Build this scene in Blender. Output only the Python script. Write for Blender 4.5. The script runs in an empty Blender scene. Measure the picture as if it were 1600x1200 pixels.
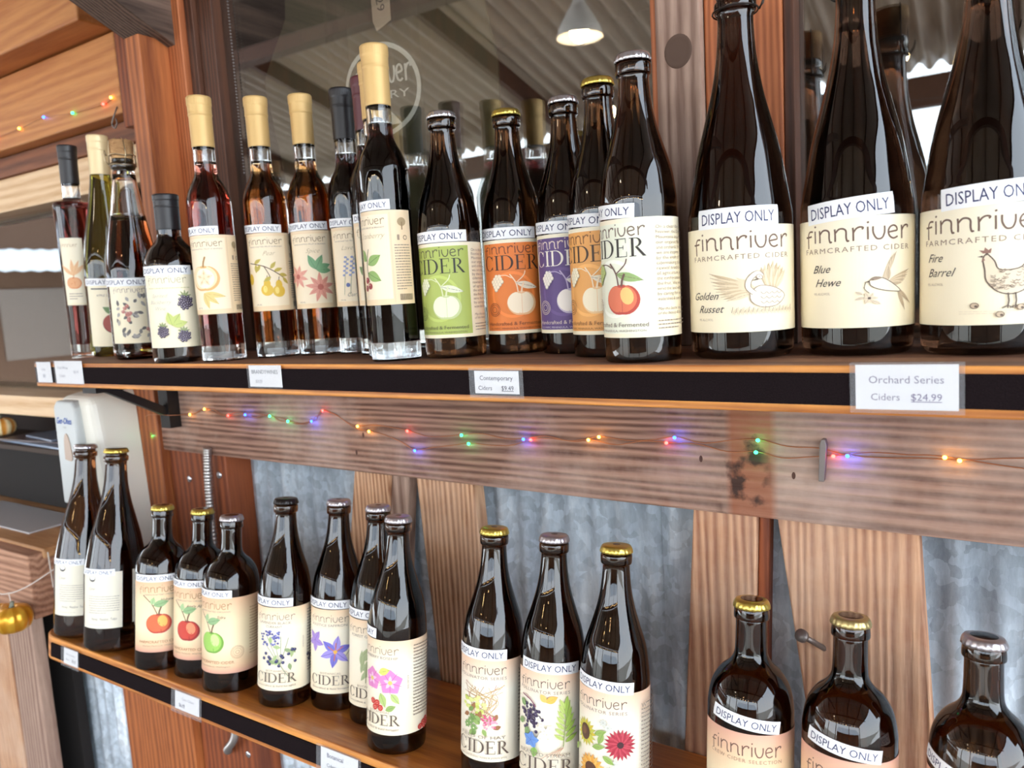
import bpy, bmesh, math, random
from mathutils import Matrix, Vector
random.seed(7)
S = bpy.context.scene
COL = S.collection
PI = math.pi

# ------------------------------------------------------------------ camera
cam_d = bpy.data.cameras.new('camera')
cam = bpy.data.objects.new('camera', cam_d)
COL.objects.link(cam)
cam_d.sensor_width = 36.0
cam_d.lens = 36.0 * 1190 / 1600
cam_d.clip_start = 0.02
cam_d.clip_end = 200
R_ = ((0.84092429, 0.01590938, -0.54091887), (0.53804794, -0.13150153, 0.83259339), (-0.05788561, -0.9911883, -0.11914284))
cam.matrix_world = Matrix(((R_[0][0], -R_[0][1], -R_[0][2], 0), (R_[1][0], -R_[1][1], -R_[1][2], 0), (R_[2][0], -R_[2][1], -R_[2][2], 0), (0, 0, 0, 1)))
cam_d.dof.use_dof = True
cam_d.dof.focus_distance = 0.70
cam_d.dof.aperture_fstop = 8.0
S.camera = cam

# ------------------------------------------------------------------ world, exposure
W = bpy.data.worlds.new('sky')
S.world = W
W.use_nodes = True
wn = W.node_tree.nodes
wl = W.node_tree.links
bgn = wn['Background']
tc = wn.new('ShaderNodeTexCoord'); sp = wn.new('ShaderNodeSeparateXYZ'); rp = wn.new('ShaderNodeValToRGB')
wl.new(tc.outputs['Generated'], sp.inputs[0]); wl.new(sp.outputs['Z'], rp.inputs[0])
rp.color_ramp.elements[0].position = 0.0; rp.color_ramp.elements[0].color = (0.88, 0.95, 1.0, 1)
rp.color_ramp.elements[1].position = 0.6; rp.color_ramp.elements[1].color = (0.72, 0.84, 1.0, 1)
wl.new(rp.outputs[0], bgn.inputs[0])
bgn.inputs[1].default_value = 5.0
S.view_settings.view_transform = 'Standard'
S.view_settings.look = 'None'
S.view_settings.gamma = 1.0
S.view_settings.exposure = 0.65
S.view_settings.use_curve_mapping = False
S.cycles.use_denoising = True
S.cycles.max_bounces = 10
S.cycles.transmission_bounces = 10
S.cycles.transparent_max_bounces = 12
S.cycles.caustics_reflective = False
S.cycles.caustics_refractive = False
S.cycles.sample_clamp_indirect = 8.0

# ------------------------------------------------------------------ materials
MATS = {}
def new_mat(name):
    m = bpy.data.materials.new(name); m.use_nodes = True
    return m, m.node_tree.nodes, m.node_tree.links, m.node_tree.nodes['Principled BSDF']
def plain(name, col, rough=0.5, metal=0.0, **kw):
    if name in MATS: return MATS[name]
    m, n, l, p = new_mat(name)
    p.inputs['Base Color'].default_value = (*col, 1)
    p.inputs['Roughness'].default_value = rough
    p.inputs['Metallic'].default_value = metal
    for k, v in kw.items(): p.inputs[k.replace('_', ' ')].default_value = v
    MATS[name] = m
    return m
def srgb(r, g, b):
    f = lambda c: (c / 255 / 12.92) if c / 255 <= 0.04045 else ((c / 255 + 0.055) / 1.055) ** 2.4
    return (f(r), f(g), f(b))
def ink(rgb):
    key = 'ink_%d_%d_%d' % rgb
    return plain(key, srgb(*rgb), 0.55)
def wood(name, dark, light, axis='X', period=0.009, dist=5.0, bump=0.4, rough=0.7, off=0.0, wear=None, wear_amt=0.5, coat=0.0, fibre=260.0):
    if name in MATS: return MATS[name]
    m, n, l, p = new_mat(name)
    co = n.new('ShaderNodeTexCoord'); mp = n.new('ShaderNodeMapping')
    l.new(co.outputs['Object'], mp.inputs[0])
    k = 0.07
    mp.inputs['Scale'].default_value = {'X': (k, 1, 1), 'Y': (1, k, 1), 'Z': (1, 1, k)}[axis]
    mp.inputs['Location'].default_value = (off, off * 1.7, off * 0.6)
    # large warped figure
    nz = n.new('ShaderNodeTexNoise'); nz.inputs['Scale'].default_value = 9.0; nz.inputs['Detail'].default_value = 3
    l.new(mp.outputs[0], nz.inputs['Vector'])
    ad = n.new('ShaderNodeVectorMath'); ad.operation = 'MULTIPLY_ADD'
    ad.inputs[1].default_value = (period * dist,) * 3
    l.new(nz.outputs['Color'], ad.inputs[0]); l.new(mp.outputs[0], ad.inputs[2])
    wv = n.new('ShaderNodeTexWave'); wv.wave_type = 'BANDS'
    wv.bands_direction = {'X': 'Z', 'Y': 'X', 'Z': 'X'}[axis]
    wv.inputs['Scale'].default_value = 0.314 / period
    wv.inputs['Distortion'].default_value = 5.0; wv.inputs['Detail'].default_value = 3
    wv.inputs['Detail Scale'].default_value = 0.6
    l.new(ad.outputs[0], wv.inputs['Vector'])
    fb = n.new('ShaderNodeTexNoise'); fb.inputs['Scale'].default_value = fibre; fb.inputs['Detail'].default_value = 4
    l.new(mp.outputs[0], fb.inputs['Vector'])
    mx = n.new('ShaderNodeMath'); mx.operation = 'MULTIPLY_ADD'; mx.inputs[1].default_value = 0.42
    l.new(wv.outputs['Fac'], mx.inputs[0])
    m2 = n.new('ShaderNodeMath'); m2.operation = 'MULTIPLY'; m2.inputs[1].default_value = 0.62
    l.new(fb.outputs['Fac'], m2.inputs[0]); l.new(m2.outputs[0], mx.inputs[2])
    cr = n.new('ShaderNodeValToRGB')
    cr.color_ramp.elements[0].position = 0.2; cr.color_ramp.elements[0].color = (*dark, 1)
    cr.color_ramp.elements[1].position = 0.75; cr.color_ramp.elements[1].color = (*light, 1)
    l.new(mx.outputs[0], cr.inputs[0])
    out = cr.outputs[0]
    if wear:
        wz = n.new('ShaderNodeTexNoise'); wz.inputs['Scale'].default_value = 5.0; wz.inputs['Detail'].default_value = 6; wz.inputs['Roughness'].default_value = 0.65
        l.new(co.outputs['Object'], wz.inputs['Vector'])
        wr = n.new('ShaderNodeValToRGB'); wr.color_ramp.elements[0].position = 0.45; wr.color_ramp.elements[1].position = 0.7
        wr.color_ramp.elements[1].color = (wear_amt,) * 3 + (1,)
        l.new(wz.outputs['Fac'], wr.inputs[0])
        mc = n.new('ShaderNodeMix'); mc.data_type = 'RGBA'
        l.new(wr.outputs[0], mc.inputs['Factor']); l.new(out, mc.inputs['A']); mc.inputs['B'].default_value = (*wear, 1)
        out = mc.outputs['Result']
    l.new(out, p.inputs['Base Color'])
    p.inputs['Roughness'].default_value = rough
    p.inputs['Coat Weight'].default_value = coat; p.inputs['Coat Roughness'].default_value = 0.12
    bp = n.new('ShaderNodeBump'); bp.inputs['Strength'].default_value = bump; bp.inputs['Distance'].default_value = 0.002
    l.new(mx.outputs[0], bp.inputs['Height']); l.new(bp.outputs[0], p.inputs['Normal'])
    MATS[name] = m
    return m

def galvanised():
    m, n, l, p = new_mat('galvanised_metal')
    co = n.new('ShaderNodeTexCoord')
    vo = n.new('ShaderNodeTexVoronoi'); vo.inputs['Scale'].default_value = 90
    nz0 = n.new('ShaderNodeTexNoise'); nz0.inputs['Scale'].default_value = 30; nz0.inputs['Detail'].default_value = 4
    l.new(co.outputs['Object'], nz0.inputs['Vector'])
    va = n.new('ShaderNodeVectorMath'); va.operation = 'MULTIPLY_ADD'; va.inputs[1].default_value = (0.03,) * 3
    l.new(nz0.outputs['Color'], va.inputs[0]); l.new(co.outputs['Object'], va.inputs[2]); l.new(va.outputs[0], vo.inputs['Vector'])
    mp = n.new('ShaderNodeMapping'); mp.inputs['Scale'].default_value = (1, 1, 0.25); l.new(co.outputs['Object'], mp.inputs[0])
    nz = n.new('ShaderNodeTexNoise'); nz.inputs['Scale'].default_value = 22; nz.inputs['Detail'].default_value = 7; nz.inputs['Roughness'].default_value = 0.7
    l.new(mp.outputs[0], nz.inputs['Vector'])
    r1 = n.new('ShaderNodeValToRGB')
    r1.color_ramp.elements[0].position = 0.3; r1.color_ramp.elements[0].color = (*srgb(146, 155, 165), 1)
    r1.color_ramp.elements[1].position = 0.72; r1.color_ramp.elements[1].color = (*srgb(236, 241, 245), 1)
    e = r1.color_ramp.elements.new(0.5); e.color = (*srgb(186, 197, 207), 1)
    l.new(nz.outputs['Fac'], r1.inputs[0])
    hs = n.new('ShaderNodeHueSaturation'); l.new(r1.outputs[0], hs.inputs['Color'])
    mr = n.new('ShaderNodeMapRange'); mr.inputs[3].default_value = 0.8; mr.inputs[4].default_value = 1.15
    sx = n.new('ShaderNodeSeparateColor'); l.new(vo.outputs['Color'], sx.inputs[0]); l.new(sx.outputs[0], mr.inputs[0]); l.new(mr.outputs[0], hs.inputs['Value'])
    # rust streaks with a shape of their own
    mp2 = n.new('ShaderNodeMapping'); mp2.inputs['Scale'].default_value = (9, 1, 1.6); l.new(co.outputs['Object'], mp2.inputs[0])
    nr = n.new('ShaderNodeTexNoise'); nr.inputs['Scale'].default_value = 2.2; nr.inputs['Detail'].default_value = 8; nr.inputs['Roughness'].default_value = 0.7
    l.new(mp2.outputs[0], nr.inputs['Vector'])
    rr = n.new('ShaderNodeValToRGB'); rr.color_ramp.elements[0].position = 0.66; rr.color_ramp.elements[1].position = 0.74
    l.new(nr.outputs['Fac'], rr.inputs[0])
    mc = n.new('ShaderNodeMix'); mc.data_type = 'RGBA'
    l.new(rr.outputs[0], mc.inputs['Factor']); l.new(hs.outputs[0], mc.inputs['A']); mc.inputs['B'].default_value = (*srgb(112, 82, 60), 1)
    l.new(mc.outputs['Result'], p.inputs['Base Color'])
    p.inputs['Metallic'].default_value = 0.15; p.inputs['Roughness'].default_value = 0.45
    bp = n.new('ShaderNodeBump'); bp.inputs['Strength'].default_value = 0.25; bp.inputs['Distance'].default_value = 0.002
    l.new(nz.outputs['Fac'], bp.inputs['Height']); l.new(bp.outputs[0], p.inputs['Normal'])
    MATS['galv'] = m
    return m
GALV = galvanised()

def pane_glass():
    m, n, l, p = new_mat('window_glass')
    n.remove(p)
    out = n['Material Output']
    tr = n.new('ShaderNodeBsdfTransparent'); tr.inputs[0].default_value = (0.9, 0.92, 0.9, 1)
    gl = n.new('ShaderNodeBsdfGlossy'); gl.inputs['Roughness'].default_value = 0.003; gl.inputs[0].default_value = (1, 1, 1, 1)
    lw = n.new('ShaderNodeLayerWeight'); lw.inputs[0].default_value = 0.5
    pw = n.new('ShaderNodeMath'); pw.operation = 'POWER'; pw.inputs[1].default_value = 5.0
    l.new(lw.outputs['Facing'], pw.inputs[0])
    fr = n.new('ShaderNodeMath'); fr.operation = 'MULTIPLY_ADD'; fr.inputs[1].default_value = 0.82; fr.inputs[2].default_value = 0.18
    l.new(pw.outputs[0], fr.inputs[0])
    mx = n.new('ShaderNodeMixShader')
    l.new(fr.outputs[0], mx.inputs[0]); l.new(tr.outputs[0], mx.inputs[1]); l.new(gl.outputs[0], mx.inputs[2]); l.new(mx.outputs[0], out.inputs[0])
    return m
PANE = pane_glass()

def clear_film(name='clear_plastic'):
    m, n, l, p = new_mat(name)
    n.remove(p); out = n['Material Output']
    tr = n.new('ShaderNodeBsdfTransparent'); tr.inputs[0].default_value = (0.97, 0.97, 0.97, 1)
    df = n.new('ShaderNodeBsdfPrincipled'); df.inputs['Base Color'].default_value = (0.75, 0.76, 0.8, 1); df.inputs['Roughness'].default_value = 0.15
    mx = n.new('ShaderNodeMixShader'); mx.inputs[0].default_value = 0.10
    l.new(tr.outputs[0], mx.inputs[1]); l.new(df.outputs[0], mx.inputs[2]); l.new(mx.outputs[0], out.inputs[0])
    return m
FILM = clear_film()

def glass(name, col, rough=0.0, ior=1.48):
    if name in MATS: return MATS[name]
    return plain(name, col, rough, 0.0, Transmission_Weight=1.0, IOR=ior)
def liquid(name, col, dens):
    m, n, l, p = new_mat(name)
    n.remove(p); out = n['Material Output']
    tr = n.new('ShaderNodeBsdfTransparent')
    va = n.new('ShaderNodeVolumeAbsorption'); va.inputs['Color'].default_value = (*col, 1); va.inputs['Density'].default_value = dens
    l.new(tr.outputs[0], out.inputs['Surface']); l.new(va.outputs[0], out.inputs['Volume'])
    return m
def emit(name, col, strength):
    if name in MATS: return MATS[name]
    m, n, l, p = new_mat(name)
    p.inputs['Base Color'].default_value = (*col, 1)
    p.inputs['Emission Color'].default_value = (*col, 1); p.inputs['Emission Strength'].default_value = strength
    MATS[name] = m
    return m

BROWN_GLASS = glass('brown_bottle_glass', (0.075, 0.028, 0.010), ior=1.56)
BLACK_GLASS = glass('dark_green_black_bottle_glass', (0.05, 0.022, 0.012), ior=1.56)
CLEAR_GLASS = glass('clear_bottle_glass', (0.97, 0.98, 0.98))
GREEN_GLASS = glass('olive_bottle_glass', (0.36, 0.33, 0.05))
GOLD_CAP = plain('gold_crown', srgb(214, 190, 96), 0.28, 0.9)
SILVER_CAP = plain('silver_crown', srgb(205, 203, 208), 0.25, 0.9)
GREY_CAP = plain('pewter_crown', srgb(186, 180, 184), 0.3, 0.85)
BLACK_CAP = plain('black_crown', srgb(30, 24, 24), 0.3, 0.4)
GOLD_FOIL = plain('gold_foil', srgb(216, 178, 116), 0.5, 0.25)
BLACK_FOIL = plain('black_foil', srgb(32, 29, 32), 0.42, 0.0)
MAROON_FOIL = plain('maroon_foil', srgb(92, 40, 48), 0.4, 0.1)
CREAM_FOIL = plain('cream_foil', srgb(232, 208, 160), 0.4, 0.15)
CORK = wood('cork', srgb(120, 78, 44), srgb(205, 160, 108), 'X', 0.06, 8, 0.5, 0.8, fibre=700)
WIRE = plain('wire_steel', srgb(170, 150, 120), 0.35, 0.9)
NAIL = plain('old_nail_steel', srgb(130, 122, 118), 0.45, 0.7)
VELVET = None
def velvet():
    m, n, l, p = new_mat('black_loop_strip')
    co = n.new('ShaderNodeTexCoord'); nz = n.new('ShaderNodeTexNoise'); nz.inputs['Scale'].default_value = 900; nz.inputs['Detail'].default_value = 2
    l.new(co.outputs['Object'], nz.inputs['Vector'])
    r = n.new('ShaderNodeValToRGB'); r.color_ramp.elements[0].color = (0.004, 0.003, 0.004, 1); r.color_ramp.elements[1].color = (0.022, 0.014, 0.015, 1)
    l.new(nz.outputs['Fac'], r.inputs[0]); l.new(r.outputs[0], p.inputs['Base Color'])
    p.inputs['Roughness'].default_value = 0.95; p.inputs['Specular IOR Level'].default_value = 0.05
    b = n.new('ShaderNodeBump'); b.inputs['Strength'].default_value = 0.8; b.inputs['Distance'].default_value = 0.001
    l.new(nz.outputs['Fac'], b.inputs['Height']); l.new(b.outputs[0], p.inputs['Normal'])
    return m
VELVET = velvet()

ORANGE = wood('orange_stained_fir', srgb(124, 62, 28), srgb(182, 106, 56), 'Z', 0.012, 5, 0.25, 0.55)
ORANGE2 = wood('dark_orange_fir', srgb(98, 44, 22), srgb(150, 78, 40), 'Z', 0.014, 5, 0.25, 0.6, off=3.1)
TRIM = wood('orange_trim_fir', srgb(146, 76, 40), srgb(190, 112, 66), 'Z', 0.006, 4, 0.3, 0.6, off=1.3)
DARKTRIM = wood('dark_brown_frame', srgb(52, 28, 18), srgb(92, 54, 34), 'Z', 0.008, 4, 0.2, 0.6, off=2.2)
WEATHER_X = wood('weathered_beam_wood', srgb(84, 52, 40), srgb(164, 126, 106), 'X', 0.0085, 7, 0.9, 0.8, wear=srgb(204, 180, 166), wear_amt=0.6)
WEATHER_Z = wood('weathered_board_wood', srgb(120, 90, 76), srgb(182, 152, 134), 'Z', 0.012, 6, 0.6, 0.8, off=0.7, wear=srgb(140, 112, 100), wear_amt=0.5)
PLANK_Z = wood('pale_fir_plank', srgb(150, 98, 66), srgb(218, 172, 134), 'Z', 0.0075, 5, 0.8, 0.75, off=4.4, wear=srgb(214, 186, 164), wear_amt=0.5)
PLANK_Z2 = wood('rosy_fir_plank', srgb(146, 84, 56), srgb(212, 160, 122), 'Z', 0.009, 6, 0.7, 0.75, off=6.2, wear=srgb(222, 196, 172), wear_amt=0.45)
DARKRAFTER = wood('dark_weathered_rafter', srgb(60, 44, 36), srgb(122, 98, 84), 'Y', 0.007, 4, 0.9, 0.85)
CEDAR = wood('cedar_board', srgb(180, 110, 56), srgb(206, 140, 80), 'X', 0.02, 7, 0.2, 0.55, off=2.5)
PALE = wood('pale_pine_board', srgb(214, 170, 122), srgb(240, 208, 168), 'X', 0.02, 5, 0.1, 0.6, off=1.1)
SHELF_TOP = wood('varnished_shelf_wood', srgb(160, 86, 30), srgb(218, 140, 62), 'X', 0.011, 7, 0.12, 0.35, off=5.0, coat=0.35)
SHELF_OLD = wood('worn_shelf_wood', srgb(104, 66, 46), srgb(150, 104, 76), 'X', 0.01, 6, 0.2, 0.6, off=1.9)
SHELF_EDGE = wood('varnished_shelf_edge', srgb(158, 84, 30), srgb(232, 156, 76), 'X', 0.012, 5, 0.3, 0.5, off=0.4, wear=srgb(96, 54, 26), wear_amt=0.35)

def beam_stain(m):
    n, l = m.node_tree.nodes, m.node_tree.links; p = n['Principled BSDF']; src = p.inputs['Base Color'].links[0].from_socket
    co = n.new('ShaderNodeTexCoord'); sx = n.new('ShaderNodeSeparateXYZ'); l.new(co.outputs['Object'], sx.inputs[0])
    nz = n.new('ShaderNodeTexNoise'); nz.inputs['Scale'].default_value = 26; nz.inputs['Detail'].default_value = 5; l.new(co.outputs['Object'], nz.inputs['Vector'])
    def band(c, w, soft):
        a = n.new('ShaderNodeMath'); a.operation = 'SUBTRACT'; a.inputs[1].default_value = c; l.new(sx.outputs['X'], a.inputs[0])
        b = n.new('ShaderNodeMath'); b.operation = 'ABSOLUTE'; l.new(a.outputs[0], b.inputs[0])
        r = n.new('ShaderNodeMapRange'); r.inputs[1].default_value = w; r.inputs[2].default_value = w - soft; r.inputs[3].default_value = 0; r.inputs[4].default_value = 1; l.new(b.outputs[0], r.inputs[0])
        return r.outputs[0]
    def mixc(fac, col, src):
        mc = n.new('ShaderNodeMix'); mc.data_type = 'RGBA'; l.new(fac, mc.inputs['Factor']); l.new(src, mc.inputs['A']); mc.inputs['B'].default_value = (*srgb(*col), 1); return mc.outputs['Result']
    def mul(a, b):
        q = n.new('ShaderNodeMath'); q.operation = 'MULTIPLY'; l.new(a, q.inputs[0])
        if isinstance(b, float): q.inputs[1].default_value = b
        else: l.new(b, q.inputs[1])
        return q.outputs[0]
    src = mixc(mul(band(-.205, .026, .008), .7), (150, 80, 40), src)
    r = n.new('ShaderNodeMapRange'); r.inputs[1].default_value = .53; r.inputs[2].default_value = .60; l.new(nz.outputs['Fac'], r.inputs[0])
    src = mixc(mul(mul(band(-.212, .030, .015), r.outputs[0]), .9), (38, 24, 20), src)
    l.new(src, p.inputs['Base Color'])
beam_stain(WEATHER_X)

# ------------------------------------------------------------------ mesh helpers
def obj(name, bm, mats, parent=None, smooth=False, kind=None):
    me = bpy.data.meshes.new(name)
    bm.normal_update()
    bm.to_mesh(me); bm.free()
    if not isinstance(mats, (list, tuple)): mats = [mats]
    for m in mats: me.materials.append(m)
    if smooth:
        me.polygons.foreach_set('use_smooth', [True] * len(me.polygons))
    o = bpy.data.objects.new(name, me)
    COL.objects.link(o)
    if parent: o.parent = parent
    if kind: o['kind'] = kind
    return o
def tag(o, label, cat, group=None):
    o['label'] = label; o['category'] = cat
    if group: o['group'] = group
    return o
def empty(name, loc=(0, 0, 0)):
    o = bpy.data.objects.new(name, None); COL.objects.link(o); o.location = loc; o.empty_display_size = 0.05
    return o
def add_box(bm, x0, x1, y0, y1, z0, z1, bev=0.0, mi=0):
    r = bmesh.ops.create_cube(bm, size=1.0)
    for v in r['verts']:
        v.co = Vector((x0 + (v.co.x + .5) * (x1 - x0), y0 + (v.co.y + .5) * (y1 - y0), z0 + (v.co.z + .5) * (z1 - z0)))
    fs = list({f for v in r['verts'] for f in v.link_faces})
    for f in fs: f.material_index = mi
    if bev > 0:
        bmesh.ops.bevel(bm, geom=list({e for f in fs for e in f.edges}), offset=bev, segments=2, affect='EDGES', profile=0.5)
def box(name, x0, x1, y0, y1, z0, z1, mat, parent=None, bev=0.0015, kind=None):
    bm = bmesh.new(); add_box(bm, x0, x1, y0, y1, z0, z1, bev)
    return obj(name, bm, mat, parent, kind=kind)
def prism(bm, pts, a0, a1, plane='XZ', bev=0.0):
    """extrude an outline given in plane XZ (along Y) or XY (along Z)"""
    def P(p, a): return (p[0], a, p[1]) if plane == 'XZ' else (p[0], p[1], a)
    v0 = [bm.verts.new(P(p, a0)) for p in pts]; v1 = [bm.verts.new(P(p, a1)) for p in pts]
    n = len(pts); fs = [bm.faces.new(v0), bm.faces.new(v1[::-1])]
    for i in range(n): fs.append(bm.faces.new((v0[i], v1[i], v1[(i + 1) % n], v0[(i + 1) % n])))
    bmesh.ops.recalc_face_normals(bm, faces=fs)
    if bev > 0:
        bmesh.ops.bevel(bm, geom=list({e for f in fs for e in f.edges}), offset=bev, segments=2, affect='EDGES', profile=0.5)
def slab(name, pts, y0, y1, mat, parent=None, bev=0.0015):
    bm = bmesh.new(); prism(bm, pts, y0, y1, 'XZ', bev)
    return obj(name, bm, mat, parent)
def tube(bm, pts, r, sides=8, closed=False, radii=None):
    pts = [Vector(p) for p in pts]; rings = []
    up = Vector((0, 0, 1)); n = len(pts); prev = None
    for i, p in enumerate(pts):
        t = (pts[(i + 1) % n if closed else min(i + 1, n - 1)] - pts[(i - 1) if (closed or i) else 0]).normalized()
        if prev is None:
            a = t.cross(up)
            if a.length < 1e-3: a = t.cross(Vector((1, 0, 0)))
        else:
            a = prev - t * prev.dot(t)
        a.normalize(); prev = a
        b = t.cross(a); rr = radii[i] if radii else r
        rings.append([bm.verts.new(p + (a * math.cos(2 * PI * k / sides) + b * math.sin(2 * PI * k / sides)) * rr) for k in range(sides)])
    for i in range(n if closed else n - 1):
        A, B = rings[i], rings[(i + 1) % n]
        for k in range(sides): bm.faces.new((A[k], A[(k + 1) % sides], B[(k + 1) % sides], B[k]))
    if not closed:
        bm.faces.new(rings[0][::-1]); bm.faces.new(rings[-1])
    bmesh.ops.recalc_face_normals(bm, faces=bm.faces[:])
def lathe(bm, prof, seg=48, mod=None, close=True):
    """prof: list of (r, z) from bottom to top; r 0 ends become poles"""
    rings = []
    for r, z in prof:
        if r < 1e-6: rings.append([bm.verts.new((0, 0, z))])
        else:
            rings.append([bm.verts.new(((r * (mod(2 * PI * k / seg, z) if mod else 1)) * math.sin(2 * PI * k / seg), -(r * (mod(2 * PI * k / seg, z) if mod else 1)) * math.cos(2 * PI * k / seg), z)) for k in range(seg)])
    for A, B in zip(rings, rings[1:]):
        for k in range(seg):
            k2 = (k + 1) % seg
            if len(A) == 1 and len(B) == 1: continue
            if len(A) == 1: bm.faces.new((A[0], B[k2], B[k]))
            elif len(B) == 1: bm.faces.new((A[k], A[k2], B[0]))
            else: bm.faces.new((A[k], A[k2], B[k2], B[k]))
    bmesh.ops.recalc_face_normals(bm, faces=bm.faces[:])
def smoothed(keys, n=6):
    """Catmull-Rom through (r,z) keys; a key given with a third value True is a hard corner"""
    out = []
    P = [(k[0], k[1]) for k in keys]; hard = [len(k) > 2 for k in keys]
    for i in range(len(P) - 1):
        p1, p2 = P[i], P[i + 1]
        p0 = P[i - 1] if i > 0 and not hard[i] else (2 * p1[0] - p2[0], 2 * p1[1] - p2[1])
        p3 = P[i + 2] if i + 2 < len(P) and not hard[i + 1] else (2 * p2[0] - p1[0], 2 * p2[1] - p1[1])
        for s in range(n):
            t = s / n
            f = lambda a, b, c, d: 0.5 * (2 * b + (c - a) * t + (2 * a - 5 * b + 4 * c - d) * t * t + (3 * b - a - 3 * c + d) * t ** 3)
            out.append((max(0.0, f(p0[0], p1[0], p2[0], p3[0])), f(p0[1], p1[1], p2[1], p3[1])))
    out.append(P[-1])
    return out
def radius_at(prof, h):
    for (r0, z0), (r1, z1) in zip(prof, prof[1:]):
        if z1 > z0 and z0 <= h <= z1:
            t = (h - z0) / (z1 - z0)
            return r0 + (r1 - r0) * t
    return prof[-1][0]

# ------------------------------------------------------------------ printed artwork (flat shapes in millimetres, later wrapped on the bottle)
_tcache = {}
def text_polys(s, shear=0.0, bold=0.0, spacing=1.0):
    key = (s, shear, bold, spacing)
    if key in _tcache: return _tcache[key]
    cu = bpy.data.curves.new('t', 'FONT'); cu.body = s; cu.size = 1.0; cu.align_x = 'CENTER'; cu.shear = shear; cu.offset = bold
    cu.space_character = spacing; cu.resolution_u = 2; cu.fill_mode = 'FRONT'
    o = bpy.data.objects.new('t', cu)
    me = bpy.data.meshes.new_from_object(o)
    V = [(v.co.x, v.co.y) for v in me.vertices]; F = [tuple(p.vertices) for p in me.polygons]
    bpy.data.objects.remove(o); bpy.data.curves.remove(cu); bpy.data.meshes.remove(me)
    _tcache[key] = (V, F)
    return V, F

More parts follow.
